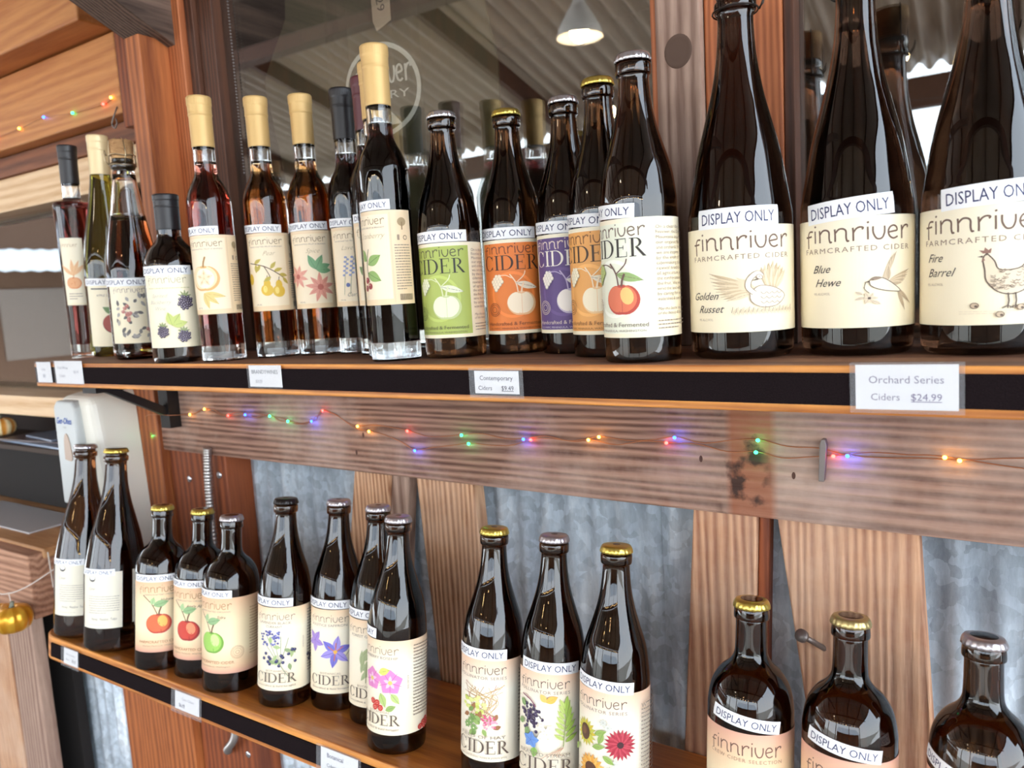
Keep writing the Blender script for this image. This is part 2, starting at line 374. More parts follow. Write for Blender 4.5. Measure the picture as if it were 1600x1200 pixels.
class Art:
    def __init__(self): self.items = []; self.layer = 0
    def raw(self, V, F, col, layer=None):
        self.layer += 1
        self.items.append((V, F, col, self.layer if layer is None else layer))
    def poly(self, pts, col): self.raw(pts, [tuple(range(len(pts)))], col)
    def rect(self, x0, y0, x1, y1, col): self.poly([(x0, y0), (x1, y0), (x1, y1), (x0, y1)], col)
    def ell(self, cx, cy, rx, ry, col, n=18, rot=0.0):
        c, s = math.cos(rot), math.sin(rot)
        self.poly([(cx + rx * math.cos(2 * PI * k / n) * c - ry * math.sin(2 * PI * k / n) * s, cy + rx * math.cos(2 * PI * k / n) * s + ry * math.sin(2 * PI * k / n) * c) for k in range(n)], col)
    def ring(self, cx, cy, r, w, col, n=28, a0=0.0, a1=2 * PI):
        V = []; F = []
        for k in range(n + 1):
            a = a0 + (a1 - a0) * k / n
            V += [(cx + r * math.cos(a), cy + r * math.sin(a)), (cx + (r - w) * math.cos(a), cy + (r - w) * math.sin(a))]
        for k in range(n): F.append((2 * k, 2 * k + 2, 2 * k + 3, 2 * k + 1))
        self.raw(V, F, col)
    def stroke(self, pts, w, col, taper=False):
        V = []; F = []; n = len(pts)
        for i, p in enumerate(pts):
            a = pts[max(0, i - 1)]; b = pts[min(n - 1, i + 1)]
            dx, dy = b[0] - a[0], b[1] - a[1]; L = math.hypot(dx, dy) or 1
            ww = w * (0.25 + 0.75 * math.sin(PI * (i + 0.5) / n)) if taper else w
            V += [(p[0] - dy / L * ww / 2, p[1] + dx / L * ww / 2), (p[0] + dy / L * ww / 2, p[1] - dx / L * ww / 2)]
        for i in range(n - 1): F.append((2 * i, 2 * i + 1, 2 * i + 3, 2 * i + 2))
        self.raw(V, F, col)
    def curve(self, keys, w, col, taper=False, n=5): self.stroke(smooth2(keys, n), w, col, taper)
    def text(self, s, cx, y, size, col, shear=0.0, bold=0.0, spacing=1.0, width=None, rot=0.0, align='C'):
        V, F = text_polys(s, shear, bold, spacing)
        if not V: return
        x0 = min(v[0] for v in V); x1 = max(v[0] for v in V)
        sx = size if width is None else width / (x1 - x0)
        ox = (x0 + x1) / 2 if align == 'C' else (x0 if align == 'L' else x1)
        c, s_ = math.cos(rot), math.sin(rot)
        Q = [((v[0] - ox) * sx, v[1] * size) for v in V]
        self.raw([(cx + q[0] * c - q[1] * s_, y + q[0] * s_ + q[1] * c) for q in Q], F, col)
    # --- pictures
    def leaf(self, x, y, L, ang, wd, col, vein=None):
        c, s = math.cos(ang), math.sin(ang); top = []; bot = []
        for k in range(9):
            t = k / 8; w = wd * math.sin(PI * t ** 0.85)
            top.append((x + t * L * c - w * s, y + t * L * s + w * c)); bot.append((x + t * L * c + w * s, y + t * L * s - w * c))
        self.poly(top + bot[-2:0:-1], col)
        if vein: self.stroke([(x, y), (x + .5 * L * c, y + .5 * L * s), (x + L * c, y + L * s)], max(0.18, wd * 0.1), vein)
    def apple(self, cx, cy, r, col, shade=None, light=None, stem=(90, 60, 40)):
        def out(k, q=1.0):
            pts = []
            for i in range(28):
                a = 2 * PI * i / 28
                rr = r * q * (1.0 - 0.16 * math.exp(-((a - PI / 2) / 0.35) ** 2) - 0.07 * math.exp(-((a - 1.5 * PI) / 0.3) ** 2) + 0.04 * math.cos(2 * a))
                pts.append((cx + k[0] + rr * math.cos(a), cy + k[1] + rr * 0.94 * math.sin(a)))
            return pts
        if shade:
            self.poly(out((0, 0)), shade); self.poly(out((-0.07 * r, 0.05 * r), 0.9), col)
        else: self.poly(out((0, 0)), col)
        if light: self.ell(cx + 0.3 * r, cy + 0.2 * r, 0.38 * r, 0.5 * r, light, 14, 0.3)
        self.ell(cx, cy + 0.76 * r, 0.26 * r, 0.09 * r, shade or stem, 10)
        self.curve([(cx, cy + .75 * r), (cx + .06 * r, cy + 1.1 * r), (cx + .2 * r, cy + 1.45 * r)], 0.12 * r, stem)
    def berries(self, pts, r, col, hi):
        for x, y in pts:
            self.ell(x, y, r, r, col, 10); self.ell(x - .3 * r, y + .35 * r, .28 * r, .28 * r, hi, 6)
    def flower(self, x, y, R, n, wd, col, mid, rot=0.0, vein=None, squash=1.0):
        for k in range(n):
            a = rot + 2 * PI * k / n
            self.leaf(x, y, R * (1 if k % 2 == 0 else .9), a, wd, col, vein)
        self.ell(x, y, R * .2, R * .2 * squash, mid, 10)
    def lines(self, x0, x1, y, n, dy, h, col, seed=1, last=0.6):
        """lines of fine print, as word-sized bars"""
        rnd = random.Random(seed)
        for i in range(n):
            x = x0; xe = x1 if i < n - 1 else x0 + (x1 - x0) * last
            V = []; F = []
            while x < xe - 0.6:
                w = min(rnd.uniform(1.0, 3.6), xe - x); b = len(V)
                V += [(x, y), (x + w, y), (x + w, y + h), (x, y + h)]; F.append((b, b + 1, b + 2, b + 3)); x += w + 0.55
            if V: self.raw(V, F, col)
            y -= dy
    def finnriver(self, cx, y, width, h, col, w=0.13):
        G = {'f': (.52, [[(.18, -.38), (.17, .2), (.17, .7), (.28, .98), (.5, .98)], [(0, .55), (.2, .56), (.42, .6)]]),
             'i': (.3, [[(.13, 1), (.14, .4), (.14, 0)], [(.10, 1.3), (.18, 1.38)]]),
             'n': (.78, [[(.1, 1), (.12, .5), (.12, 0)], [(.12, .66), (.28, .95), (.46, .98), (.6, .8), (.61, .3), (.66, -.03), (.74, .03)]]),
             'r': (.62, [[(.12, 1), (.14, .5), (.14, -.05)], [(.14, .6), (.26, .9), (.42, 1.02), (.56, .95), (.5, .82)]]),
             'v': (.7, [[(.06, 1), (.07, .5), (.2, .08), (.34, .0), (.48, .1), (.58, .5), (.58, 1)]]),
             'e': (.66, [[(.08, .48), (.3, .54), (.52, .62), (.46, .9), (.3, 1.0), (.13, .85), (.06, .5), (.15, .14), (.34, 0), (.56, .14)]])}
        word = 'finnriver'; tot = sum(G[c][0] for c in word); k = width / tot; x = cx - width / 2
        for ch in word:
            for st in G[ch][1]:
                self.stroke([(x + px * k, y + py * h) for px, py in (smooth2(st, 3) if len(st) > 2 else st)], w * h, col)
            x += G[ch][0] * k
    def cider(self, cx, y, width, h, col, word='CIDER'):
        adv = {'C': .92, 'I': .42, 'D': .98, 'E': .8, 'R': .92}
        tot = sum(adv[c] for c in word); k = width / tot; x = cx - width / 2
        for ch in word:
            X = lambda px, py: (x + px * k, y + py * h)
            def rc(a, b, c, d): self.poly([X(a, b), X(c, b), X(c, d), X(a, d)], col)
            def bowl(cx_, cy_, rx, ry, a0, a1, thick, thin, n=14):
                V = []; F = []
                for i in range(n + 1):
                    a = a0 + (a1 - a0) * i / n; t = thin + (thick - thin) * abs(math.cos(a)) ** 1.5
                    V += [X(cx_ + rx * math.cos(a), cy_ + ry * math.sin(a)), X(cx_ + (rx - t) * math.cos(a), cy_ + (ry - t * .8) * math.sin(a))]
                for i in range(n): F.append((2 * i, 2 * i + 2, 2 * i + 3, 2 * i + 1))
                self.raw(V, F, col)
            if ch == 'C':
                bowl(.45, .5, .42, .52, .75, 2 * PI - .75, .14, .04, 22); rc(.74, .68, .78, .98); rc(.74, .03, .77, .26)
            if ch == 'I': rc(.12, 0, .26, 1); rc(.02, 0, .36, .04); rc(.02, .96, .36, 1)
            if ch == 'D':
                rc(.12, 0, .25, 1); rc(.02, 0, .4, .04); rc(.02, .96, .4, 1); bowl(.38, .5, .52, .5, -PI / 2, PI / 2, .15, .045)
            if ch == 'E':
                rc(.12, 0, .25, 1); rc(.02, 0, .68, .04); rc(.02, .96, .64, 1); rc(.25, .49, .5, .53); rc(.62, .74, .65, 1); rc(.66, 0, .69, .28); rc(.48, .4, .51, .62)
            if ch == 'R':
                rc(.12, 0, .25, 1); rc(.02, 0, .37, .04); rc(.02, .96, .36, 1); bowl(.34, .75, .3, .25, -PI / 2, PI / 2, .13, .045)
                self.poly([X(.32, .5), X(.46, .5), X(.84, .03), X(.9, 0), X(.7, 0)], col)
            x += adv[ch] * k

def smooth2(keys, n=5):
    out = []
    for i in range(len(keys) - 1):
        p1, p2 = keys[i], keys[i + 1]
        p0 = keys[i - 1] if i else p1; p3 = keys[i + 2] if i + 2 < len(keys) else p2
        for s in range(n):
            t = s / n
            out.append(tuple(0.5 * (2 * b + (c - a) * t + (2 * a - 5 * b + 4 * c - d) * t * t + (3 * b - a - 3 * c + d) * t ** 3) for a, b, c, d in zip(p0, p1, p2, p3)))
    out.append(tuple(keys[-1]))
    return out

def paper_mat(name, stops):
    """paper whose printed tint changes from the bottom edge to the top edge"""
    if name in MATS: return MATS[name]
    m, n, l, p = new_mat(name)
    at = n.new('ShaderNodeAttribute'); at.attribute_name = 'height'
    r = n.new('ShaderNodeValToRGB')
    while len(r.color_ramp.elements) < len(stops): r.color_ramp.elements.new(0.5)
    for e, (pos, c) in zip(r.color_ramp.elements, stops): e.position = pos; e.color = (*srgb(*c), 1)
    l.new(at.outputs['Fac'], r.inputs[0]); l.new(r.outputs[0], p.inputs['Base Color'])
    p.inputs['Roughness'].default_value = 0.5
    MATS[name] = m
    return m

def wrap(name, art, prof, h0, parent, bases, lift=0.00035, rot=0.0, step=2.5):
    """bases: list of (x0,y0,x1,y1,material) paper pieces; artwork and paper in mm around (0,h0)"""
    bm = bmesh.new(); mats = []; hl = bm.verts.layers.float.new('height')
    def mi(m):
        if m not in mats: mats.append(m)
        return mats.index(m)
    def put(V, F, m, lay):
        vs = [bm.verts.new((v[0], v[1], lay)) for v in V]
        for f in F:
            try:
                fc = bm.faces.new([vs[i] for i in f]); fc.material_index = mi(m)
            except ValueError: pass
    ys = [b[1] for b in bases] + [b[3] for b in bases]; ya, yb = min(ys), max(ys)
    for x0, y0, x1, y1, m in bases:
        ny = 6
        V = [(x, y0 + (y1 - y0) * j / ny) for j in range(ny + 1) for x in (x0, x1)]
        put(V, [(2 * j, 2 * j + 1, 2 * j + 3, 2 * j + 2) for j in range(ny)], m, 0)
    for V, F, col, lay in art.items: put(V, F, ink(col), lay)
    big = [f for f in bm.faces if len(f.verts) > 4]
    if big: bmesh.ops.triangulate(bm, faces=big)
    xs = [v.co.x for v in bm.verts]; x = math.ceil(min(xs) / step) * step
    while x < max(xs):
        bmesh.ops.bisect_plane(bm, geom=bm.verts[:] + bm.edges[:] + bm.faces[:], plane_co=(x, 0, 0), plane_no=(1, 0, 0), dist=1e-5)
        x += step
    y = math.ceil(min(v.co.y for v in bm.verts) / 3.0) * 3.0; ymax = max(v.co.y for v in bm.verts)
    curved = abs(radius_at(prof, h0 + ya / 1000) - radius_at(prof, h0 + yb / 1000)) > 2e-5
    while curved and y < ymax:
        if abs(radius_at(prof, h0 + (y + 3) / 1000) - radius_at(prof, h0 + (y - 3) / 1000)) > 1e-5 or (yb - ya) < 30:
            bmesh.ops.bisect_plane(bm, geom=bm.verts[:] + bm.edges[:] + bm.faces[:], plane_co=(0, y, 0), plane_no=(0, 1, 0), dist=1e-5)
        y += 1.5 if (yb - ya) < 30 else 3.0
    c, s = math.cos(rot), math.sin(rot)
    for v in bm.verts:
        v[hl] = (v.co.y - ya) / (yb - ya)
        u, w = v.co.x * c - v.co.y * s, v.co.x * s + v.co.y * c
        h = h0 + w / 1000; rr = radius_at(prof, h) + lift + v.co.z * (0.000012 if len(art.items) > 6 else 0.00008)
        rm = radius_at(prof, h0); th = u / 1000 / rm
        v.co = Vector((rr * math.sin(th), -rr * math.cos(th), h))
    # keep faces turned outwards
    bm.normal_update()
    for f in bm.faces:
        ce = f.calc_center_median()
        if f.normal.x * ce.x + f.normal.y * ce.y < 0: f.normal_flip()
    return obj(name, bm, mats, parent)

# ------------------------------------------------------------------ bottle kinds
def prof_cider():
    return smoothed([(0, .003), (.024, .002), (.0300, 0), (.0325, .005), (.0325, .04), (.0325, .09), (.0325, .127), (.0318, .140), (.0288, .160), (.0232, .178), (.0178, .196), (.0146, .212), (.0130, .228), (.0129, .2345), (.0146, .2365), (.0148, .2435), (.0135, .246), (.0128, .252), (.0, .2535)], 5)
def prof_champ(r=.042):
    k = r / .044
    return smoothed([(0, .012), (.02, .006), (.036 * k, 0), (.0425 * k, .004), (.044 * k, .012), (.044 * k, .06), (.044 * k, .110), (.0428 * k, .122), (.0393 * k, .142), (.0347 * k, .166), (.0282 * k, .190), (.0218 * k, .214), (.0170 * k, .240), (.0152 * k, .262), (.0150 * k, .274), (.0172 * k, .2765), (.0172 * k, .283), (.0150 * k, .285), (.0148, .2945), (0, .2955)], 5)
def prof_brandy():
    return smoothed([(0, .002), (.022, .0015), (.0250, 0), (.0263, .004), (.0263, .05), (.0263, .12), (.0263, .188), (.0252, .202), (.0212, .214), (.0165, .223), (.0138, .230), (.0131, .238), (.0131, .262, 1), (.0129, .300, 1), (0, .301)], 5)
def prof_stout():
    return smoothed([(0, .003), (.026, .002), (.0330, 0), (.0355, .005), (.0355, .06), (.0355, .122), (.0350, .136), (.0320, .150), (.0255, .161), (.0180, .168), (.0143, .174), (.0132, .182), (.0128, .203), (.0127, .2055), (.0146, .2065), (.0142, .214), (.0132, .2165), (.0128, .2215), (0, .2225)], 5)
def prof_red():
    return smoothed([(0, .002), (.021, .0012), (.0225, 0), (.0232, .003), (.0240, .08), (.0262, .17), (.0285, .236), (.0290, .2445), (.0270, .2500), (.0190, .2525), (.0142, .2545), (.0132, .259), (.0131, .28, 1), (.0129, .325, 1), (0, .326)], 5)
def prof_riesling():
    return smoothed([(0, .01), (.02, .005), (.033, 0), (.0362, .005), (.0370, .02), (.0370, .09), (.0370, .135), (.0345, .165), (.0290, .20), (.0225, .235), (.0175, .265), (.0150, .285), (.0145, .30, 1), (.0143, .338, 1), (0, .339)], 5)
def prof_corked():
    return smoothed([(0, .012), (.018, .006), (.030, 0), (.0345, .005), (.0355, .015), (.0355, .08), (.0355, .118), (.0340, .138), (.0295, .170), (.0232, .205), (.0182, .238), (.0150, .262), (.0140, .268), (.0160, .2705), (.0160, .277), (.0140, .279), (.0132, .284), (0, .2845)], 5)
def prof_port():
    return smoothed([(0, .004), (.02, .003), (.0300, 0), (.0330, .004), (.0335, .02), (.0335, .08), (.0335, .118), (.0315, .132), (.0255, .1445), (.0180, .153), (.0150, .159), (.0145, .168, 1), (.0142, .203, 1), (0, .204)], 5)

def crown(parent, z, mat, r=.0150):
    bm = bmesh.new(); n = 21
    def mod(a, zz):
        q = max(0.0, min(1.0, (z + .006 - zz) / .005)); return 1 + 0.045 * q * (0.5 + 0.5 * math.cos(n * a))
    lathe(bm, [(r * .97, z - .0005), (r * 1.0, z), (r * .985, z + .002), (r * .95, z + .0045), (r * .89, z + .0060), (r * .7, z + .0066), (0, z + .0068)], 126, mod)
    return obj('crown_cap', bm, mat, parent, smooth=True)
def capsule(parent, z0, z1, r0, r1, mat, ridged=True, name='capsule'):
    bm = bmesh.new(); H = z1 - z0
    p = [(r0 * .99, z0), (r0, z0 + .0004), (r0, z0 + .002), (r0 * 1.005, z0 + H * .3), (r0 * 1.01, z0 + H * .6), (r0 * 1.01, z0 + H * .615), (r1 * 1.02, z0 + H * .63), (r1 * 1.02, z0 + H * .645), (r1, z0 + H * .66), (r1, z0 + H * .68), (r1 * 1.01, z0 + H * .80), (r1 * 1.01, z0 + H * .815), (r1 * 1.04, z0 + H * .83), (r1 * 1.04, z0 + H * .85), (r1 * 1.04, z1 - .003), (r1 * 1.03, z1 - .0012), (r1 * .98, z1 - .0002), (r1 * .9, z1), (r1 * .5, z1 + .0001), (0, z1 + .0002)]
    mod = (lambda a, z: 1 + (0.012 * math.cos(44 * a) if z > z0 + H * .825 and z < z1 - .001 else 0)) if ridged else None
    lathe(bm, p, 132 if ridged else 40, mod)
    return obj(name, bm, mat, parent, smooth=True)

SIDE_TEXT = ['On a clear day in', 'Finnriver, the Olympic', 'Mountains inspire', 'our organic fields', 'and orchards. Here', 'we are inspired', 'by the craft of', 'cidermaking, the', 'revival tradition', 'of agriculture and', 'the earthly pleasure of', 'the fruit. We warmly', 'serve the land with love', 'by caring for our', 'watershed & community']
NAVY = (38, 44, 92)
WHITE_PAPER = plain('sticker_paper', srgb(248, 248, 250), 0.5)
CREAM = paper_mat('cream_label_paper', [(0.0, (248, 234, 202)), (1.0, (250, 239, 212))])

def sticker(parent, prof, h, u=0.0, rot=0.0, words='DISPLAY ONLY', w=68, hh=11.5):
    a = Art()
    a.text(words, 0, -.29 * hh, .8 * hh, NAVY, bold=.0, width=w * .88 if words != 'DISPLAY' else w * .8)
    for it in range(len(a.items)):
        V, F, c, l = a.items[it]; a.items[it] = ([(x + u, y) for x, y in V], F, c, l)
    return wrap('display_sticker', a, prof, h, parent, [(-w / 2 + u, -hh / 2, w / 2 + u, hh / 2, WHITE_PAPER)], lift=0.0009, rot=rot)

TILT = 0.125
def place(root, x, y, lower, yaw, lean=0.0):
    z = -.064 if not lower else -.485 - math.tan(TILT) * (y - .545)
    d = Vector((-x, -y)).normalized()
    phi = math.atan2(d.x, -d.y) - math.radians(yaw)
    M = Matrix.Translation((x, y, z + .0003))
    if lower: M = M @ Matrix.Rotation(-TILT, 4, 'X')
    if lean: M = M @ Matrix.Rotation(lean, 4, 'Y')
    root.matrix_world = M @ Matrix.Rotation(phi, 4, 'Z')

def bottle(name, label, x, y, lower, yaw, prof, glassmat, group=None, lean=0.0, liq=None, bubble=None, seg=56):
    root = empty(name); tag(root, label, 'bottle', group)
    place(root, x, y, lower, yaw, lean)
    bm = bmesh.new(); lathe(bm, prof, seg)
    if bubble:      # air space above the liquid: an inner wall turned inwards
        z0, z1 = bubble; pr = [(0, z0)] + [(radius_at(prof, z0 + (z1 - z0) * k / 6) - .0028, z0 + (z1 - z0) * k / 6) for k in range(7)] + [(0, z1)]
        b2 = bmesh.new(); lathe(b2, pr, 32); bmesh.ops.reverse_faces(b2, faces=b2.faces[:])
        tmp = bpy.data.meshes.new('t'); b2.to_mesh(tmp); b2.free(); bm.from_mesh(tmp); bpy.data.meshes.remove(tmp)
    me_fix = obj('bottle_glass', bm, glassmat, root, smooth=True)
    if bubble:
        pass
    if liq:
        z0, z1, m = liq; k = 24
        pr = [(0, z0)] + [(radius_at(prof, z0 + (z1 - z0) * i / k) - .0024, z0 + (z1 - z0) * i / k) for i in range(k + 1)] + [(0, z1)]
        b3 = bmesh.new(); lathe(b3, pr, 40); obj('liquid', b3, m, root, smooth=True)
    return root

# ------------------------------------------------------------------ the big structure
WB = empty('wall_back'); WB['kind'] = 'structure'
# solid wall behind the cladding, below the windows and above them
box('wall_core', -3.6, 2.6, .86, .95, -1.45, -.20, plain('dark_wall', srgb(40, 28, 24), .9), WB)
box('wall_top', -3.6, 2.6, .80, .95, .80, 2.75, ORANGE2, WB)
def corrugated(name, x0, x1, z0, z1, y, parent, pitch=.034, amp=.0038, mat=GALV, sub=8):
    bm = bmesh.new(); n = int((x1 - x0) / pitch * sub); c = []
    for i in range(n + 1):
        x = x0 + (x1 - x0) * i / n; yy = y + amp * math.cos(2 * PI * (x - x0) / pitch)
        c.append([bm.verts.new((x, yy + k, z)) for k in (0, .0008) for z in (z0, z1)])
    for a, b in zip(c, c[1:]):
        bm.faces.new((a[0], b[0], b[1], a[1])); bm.faces.new((a[2], a[3], b[3], b[2])); bm.faces.new((a[1], b[1], b[3], a[3])); bm.faces.new((a[0], a[2], b[2], b[0]))
    return obj(name, bm, mat, parent, smooth=True)
corrugated('metal_panel', -1.03, -.3055, -1.45, -.16, .786, WB)
corrugated('metal_panel', -.32, .62, -1.45, -.16, .782, WB)
corrugated('metal_panel', -1.80, -1.385, -1.45, -.47, .775, WB)
# planks nailed over the metal
def quad_plank(tl, tr, br, bl, y0, y1, mat, name='plank'): return slab(name, [tl, bl, br, tr], y0, y1, mat, WB, .002)
quad_plank((-.753, -.20), (-.690, -.20), (-.755, -.62), (-.835, -.62), .752, .775, PLANK_Z)
quad_plank((-.690, -.20), (-.660, -.20), (-.715, -.62), (-.7555, -.62), .758, .776, WEATHER_Z)
quad_plank((-.650, -.20), (-.558, -.20), (-.535, -.62), (-.625, -.62), .752, .776, PLANK_Z)
quad_plank((-.268, -.20), (-.203, -.20), (-.218, -.62), (-.296, -.62), .750, .774, PLANK_Z2)
quad_plank((-.2025, -.20), (-.192, -.20), (-.205, -.62), (-.2172, -.62), .756, .774, ORANGE2)
quad_plank((-.190, -.20), (-.063, -.20), (-.036, -.62), (-.135, -.62), .752, .774, PLANK_Z2)
# the long weathered beam under the upper shelf
bm = bmesh.new(); prism(bm, [(-1.205, -.070), (-1.205, -.228), (.62, -.238), (.62, -.070)], .735, .79, 'XZ', .003)
obj('beam', bm, WEATHER_X, WB)
# orange post boards
box('post', -1.178, -1.030, .742, .80, -1.45, -.225, ORANGE2, WB, .002)
box('post', -1.392, -1.180, .728, .80, -1.45, -.06, ORANGE, WB, .002)
for zx, zz in ((-1.128, -.275), (-1.048, -.262), (-1.05, -.74)):
    bm = bmesh.new(); lathe(bm, [(.006, 0), (.0062, .001), (.005, .0022), (.0, .0027)], 20)
    bmesh.ops.transform(bm, matrix=Matrix.Translation((zx, .742, zz)) @ Matrix.Rotation(PI / 2, 4, 'X'), verts=bm.verts[:])
    obj('screw_head', bm, SILVER_CAP, WB, smooth=True)
# mid post between the two windows
box('window_post', -.2915, -.2465, .742, .80, -.064, .82, WEATHER_Z, WB, .002)
box('window_trim', -.2985, -.2920, .748, .80, -.064, .82, TRIM, WB, .001)
box('window_trim', -.2460, -.1740, .752, .80, -.064, .82, TRIM, WB, .002)
box('window_trim', -.1738, -.1640, .757, .80, -.064, .82, DARKTRIM, WB, .001)
bm = bmesh.new(); lathe(bm, [(0, .0003), (.008, .0009), (.0105, .0006), (.0125, .0012), (.014, 0)], 26)
bmesh.ops.transform(bm, matrix=Matrix.Translation((-.2685, .7420, .222)) @ Matrix.Rotation(PI / 2, 4, 'X') @ Matrix.Diagonal((1, 1.15, 1, 1)), verts=bm.verts[:])
for q in (1.15, 1.32):
    tube(bm, [(-.2685 + .014 * q * math.cos(2 * PI * k / 28), .7424, .222 + .0165 * q * math.sin(2 * PI * k / 28) + 0.0008 * math.sin(3 * k)) for k in range(28)], .0004, 5, True)
obj('wood_knot', bm, plain('dark_knot', srgb(96, 74, 62), .85), WB, smooth=True)
# left end of the window wall: corner post, trim, frame strips
box('corner_post', -1.100, -1.064, .695, .80, -.064, .405, ORANGE, WB, .002)
box('window_trim', -1.066, -1.030, .742, .80, -.064, .82, TRIM, WB, .002)
box('window_trim', -1.029, -1.012, .752, .80, -.064, .82, DARKTRIM, WB, .001)
box('window_trim', -1.011, -.978, .760, .80, -.064, .82, DARKTRIM, WB, .001)
box('window_sill', -1.06, .62, .745, .80, -.075, -.0645, DARKTRIM, WB, .001)
# windows
def window(name, x0, x1, z0, z1, y):
    bm = bmesh.new(); add_box(bm, x0, x1, y, y + .004, z0, z1)
    o = obj(name, bm, PANE); o['kind'] = 'structure'
    return o
window('window_1', -.978, -.2985, -.064, .80, .777)
window('window_2', -.164, .62, -.064, .80, .777)
window('window_3', -3.4, -1.20, -.15, .25, .835)
# room behind the glass
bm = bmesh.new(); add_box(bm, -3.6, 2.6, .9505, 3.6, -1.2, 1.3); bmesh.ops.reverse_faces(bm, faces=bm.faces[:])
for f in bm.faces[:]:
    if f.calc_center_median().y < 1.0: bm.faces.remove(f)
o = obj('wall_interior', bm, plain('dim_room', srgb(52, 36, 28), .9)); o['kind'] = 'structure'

# upper left: cedar header boards, pale boards of the other window
box('header_board', -3.6, -1.205, .745, .80, .325, .452, CEDAR, WB, .003)
box('header_board', -3.6, -1.205, .69, .80, .455, .60, CEDAR, WB, .003)
box('header_board', -3.6, -1.205, .62, .80, .603, .80, CEDAR, WB, .003)
box('header_board', -3.6, -1.10, .775, .86, .287, .3245, wood('brown_header', srgb(92, 50, 30), srgb(140, 84, 52), 'X', .02, 5, .2, .6), WB, .002)
box('header_board', -3.6, -1.16, .782, .86, .222, .286, PALE, WB, .002)
box('header_board', -1.200, -1.168, .742, .80, .30, .80, ORANGE2, WB, .002)
box('window_sill', -3.6, -1.393, .745, .86, -.190, -.150, PALE, WB, .002)
box('window_post', -1.395, -1.30, .80, .86, -.20, .225, DARKTRIM, WB, .002)
# weathered rafter rising outwards from the corner
bm = bmesh.new()
prof_r = [(-1.118, .395), (-1.118, .47), (-1.045, .47), (-1.045, .395)]
a = [bm.verts.new((x, .742, z)) for x, z in prof_r]; b = [bm.verts.new((x, -.6, z + .46 * 1.34)) for x, z in prof_r]
bm.faces.new(a[::-1]); bm.faces.new(b)
for i in range(4): bm.faces.new((a[i], a[(i + 1) % 4], b[(i + 1) % 4], b[i]))
bmesh.ops.recalc_face_normals(bm, faces=bm.faces[:])
obj('rafter', bm, DARKRAFTER, WB)

# floor, patio roof, and what stands behind the camera (seen in the glass)
box('floor', -8, 8, -5.2, .86, -1.50, -1.45, plain('concrete_floor', srgb(104, 90, 78), .85), None, 0, 'structure')
box('ground', -60, 60, -70, -5.2, -1.56, -1.48, plain('gravel_ground', srgb(186, 178, 162), .95), None, 0, 'structure')
ROOF = empty('ceiling'); ROOF['kind'] = 'structure'
bm = bmesh.new(); pitch = .13; n = int(15.0 / pitch * 8); rows = []
for i in range(n + 1):
    x = -11.5 + 15.0 * i / n; dz = .030 * math.cos(2 * PI * x / pitch)
    rows.append([bm.verts.new((x, yy, 1.42 + .25 * (yy + 4.6) + dz)) for yy in (-4.7, .80)])
for p, q in zip(rows, rows[1:]): bm.faces.new((p[0], q[0], q[1], p[1]))
obj('roof_sheet', bm, plain('roof_underside_metal', srgb(176, 160, 148), .4, .35), ROOF, smooth=True)
for i in range(10):
    x = -11.2 + 1.6 * i
    bm = bmesh.new(); v = []
    for yy in (-4.6, .80):
        zt = 1.40 + .25 * (yy + 4.6)
        v.append([bm.verts.new(p) for p in ((x, yy, zt), (x + .045, yy, zt), (x + .045, yy, zt - .14), (x, yy, zt - .14))])
    bm.faces.new(v[0]); bm.faces.new(v[1][::-1])
    for k in range(4): bm.faces.new((v[0][k], v[1][k], v[1][(k + 1) % 4], v[0][(k + 1) % 4]))
    bmesh.ops.recalc_face_normals(bm, faces=bm.faces[:]); obj('roof_rafter', bm, DARKTRIM, ROOF)
for yy in (-4.55, -2.2):
    zt = 1.27 + .25 * (yy + 4.6); box('roof_beam', -11.5, 3.5, yy, yy + .10, zt - .20, zt, DARKTRIM, ROOF, .003)
for x in (-10.5, -7.6, -4.7, -2.3, .6, 3.2): box('roof_post', x, x + .12, -4.56, -4.44, -1.45, 1.1, DARKTRIM, ROOF, .003)
# shed across the yard with a white metal roof
SH = empty('shed'); tag(SH, 'low shed with white corrugated roof, mirrored in the window behind the big bottles', 'building')
bm = bmesh.new(); rows = []
for i in range(321):
    x = -3.5 + 9.0 * i / 320; dz = .02 * math.cos(2 * PI * i / 4)
    rows.append([bm.verts.new((x, -8.0, .15 + dz)), bm.verts.new((x, -11.0, 1.75 + dz))])
for p, q in zip(rows, rows[1:]): bm.faces.new((p[0], q[0], q[1], p[1]))
obj('shed_roof', bm, plain('white_roof_metal', srgb(225, 230, 232), .5), SH)
box('shed_wall', -3.3, 5.3, -11.0, -8.4, -1.48, .2, plain('shed_brown', srgb(96, 72, 56), .9), SH, 0)

# brown barn with a pale awning beyond the far end of the patio (mirrored in the left window)
BN = empty('barn'); tag(BN, 'brown barn with white awning mirrored in the window past the shelf end', 'building')
box('barn_wall', -16.0, -13.0, -10.0, 1.5, -1.48, 1.9, plain('barn_brown', srgb(88, 64, 48), .9), BN, 0)
bm = bmesh.new(); rows = []
for i in range(161):
    y = -9.0 + 9.0 * i / 160; dz = .012 * math.cos(2 * PI * i / 4)
    rows.append([bm.verts.new((-12.0, y, .72 + dz)), bm.verts.new((-13.0, y, 1.12 + dz))])
for p, q in zip(rows, rows[1:]): bm.faces.new((p[0], q[0], q[1], p[1]))
obj('awning', bm, plain('white_roof_metal', srgb(225, 230, 232), .5), BN)
for k in range(3): box('barn_window', -13.02, -12.98, -8.2 + k * 2.6, -6.6 + k * 2.6, -.6, .5, plain('pale_pane', srgb(112, 100, 92), .3), BN, 0)

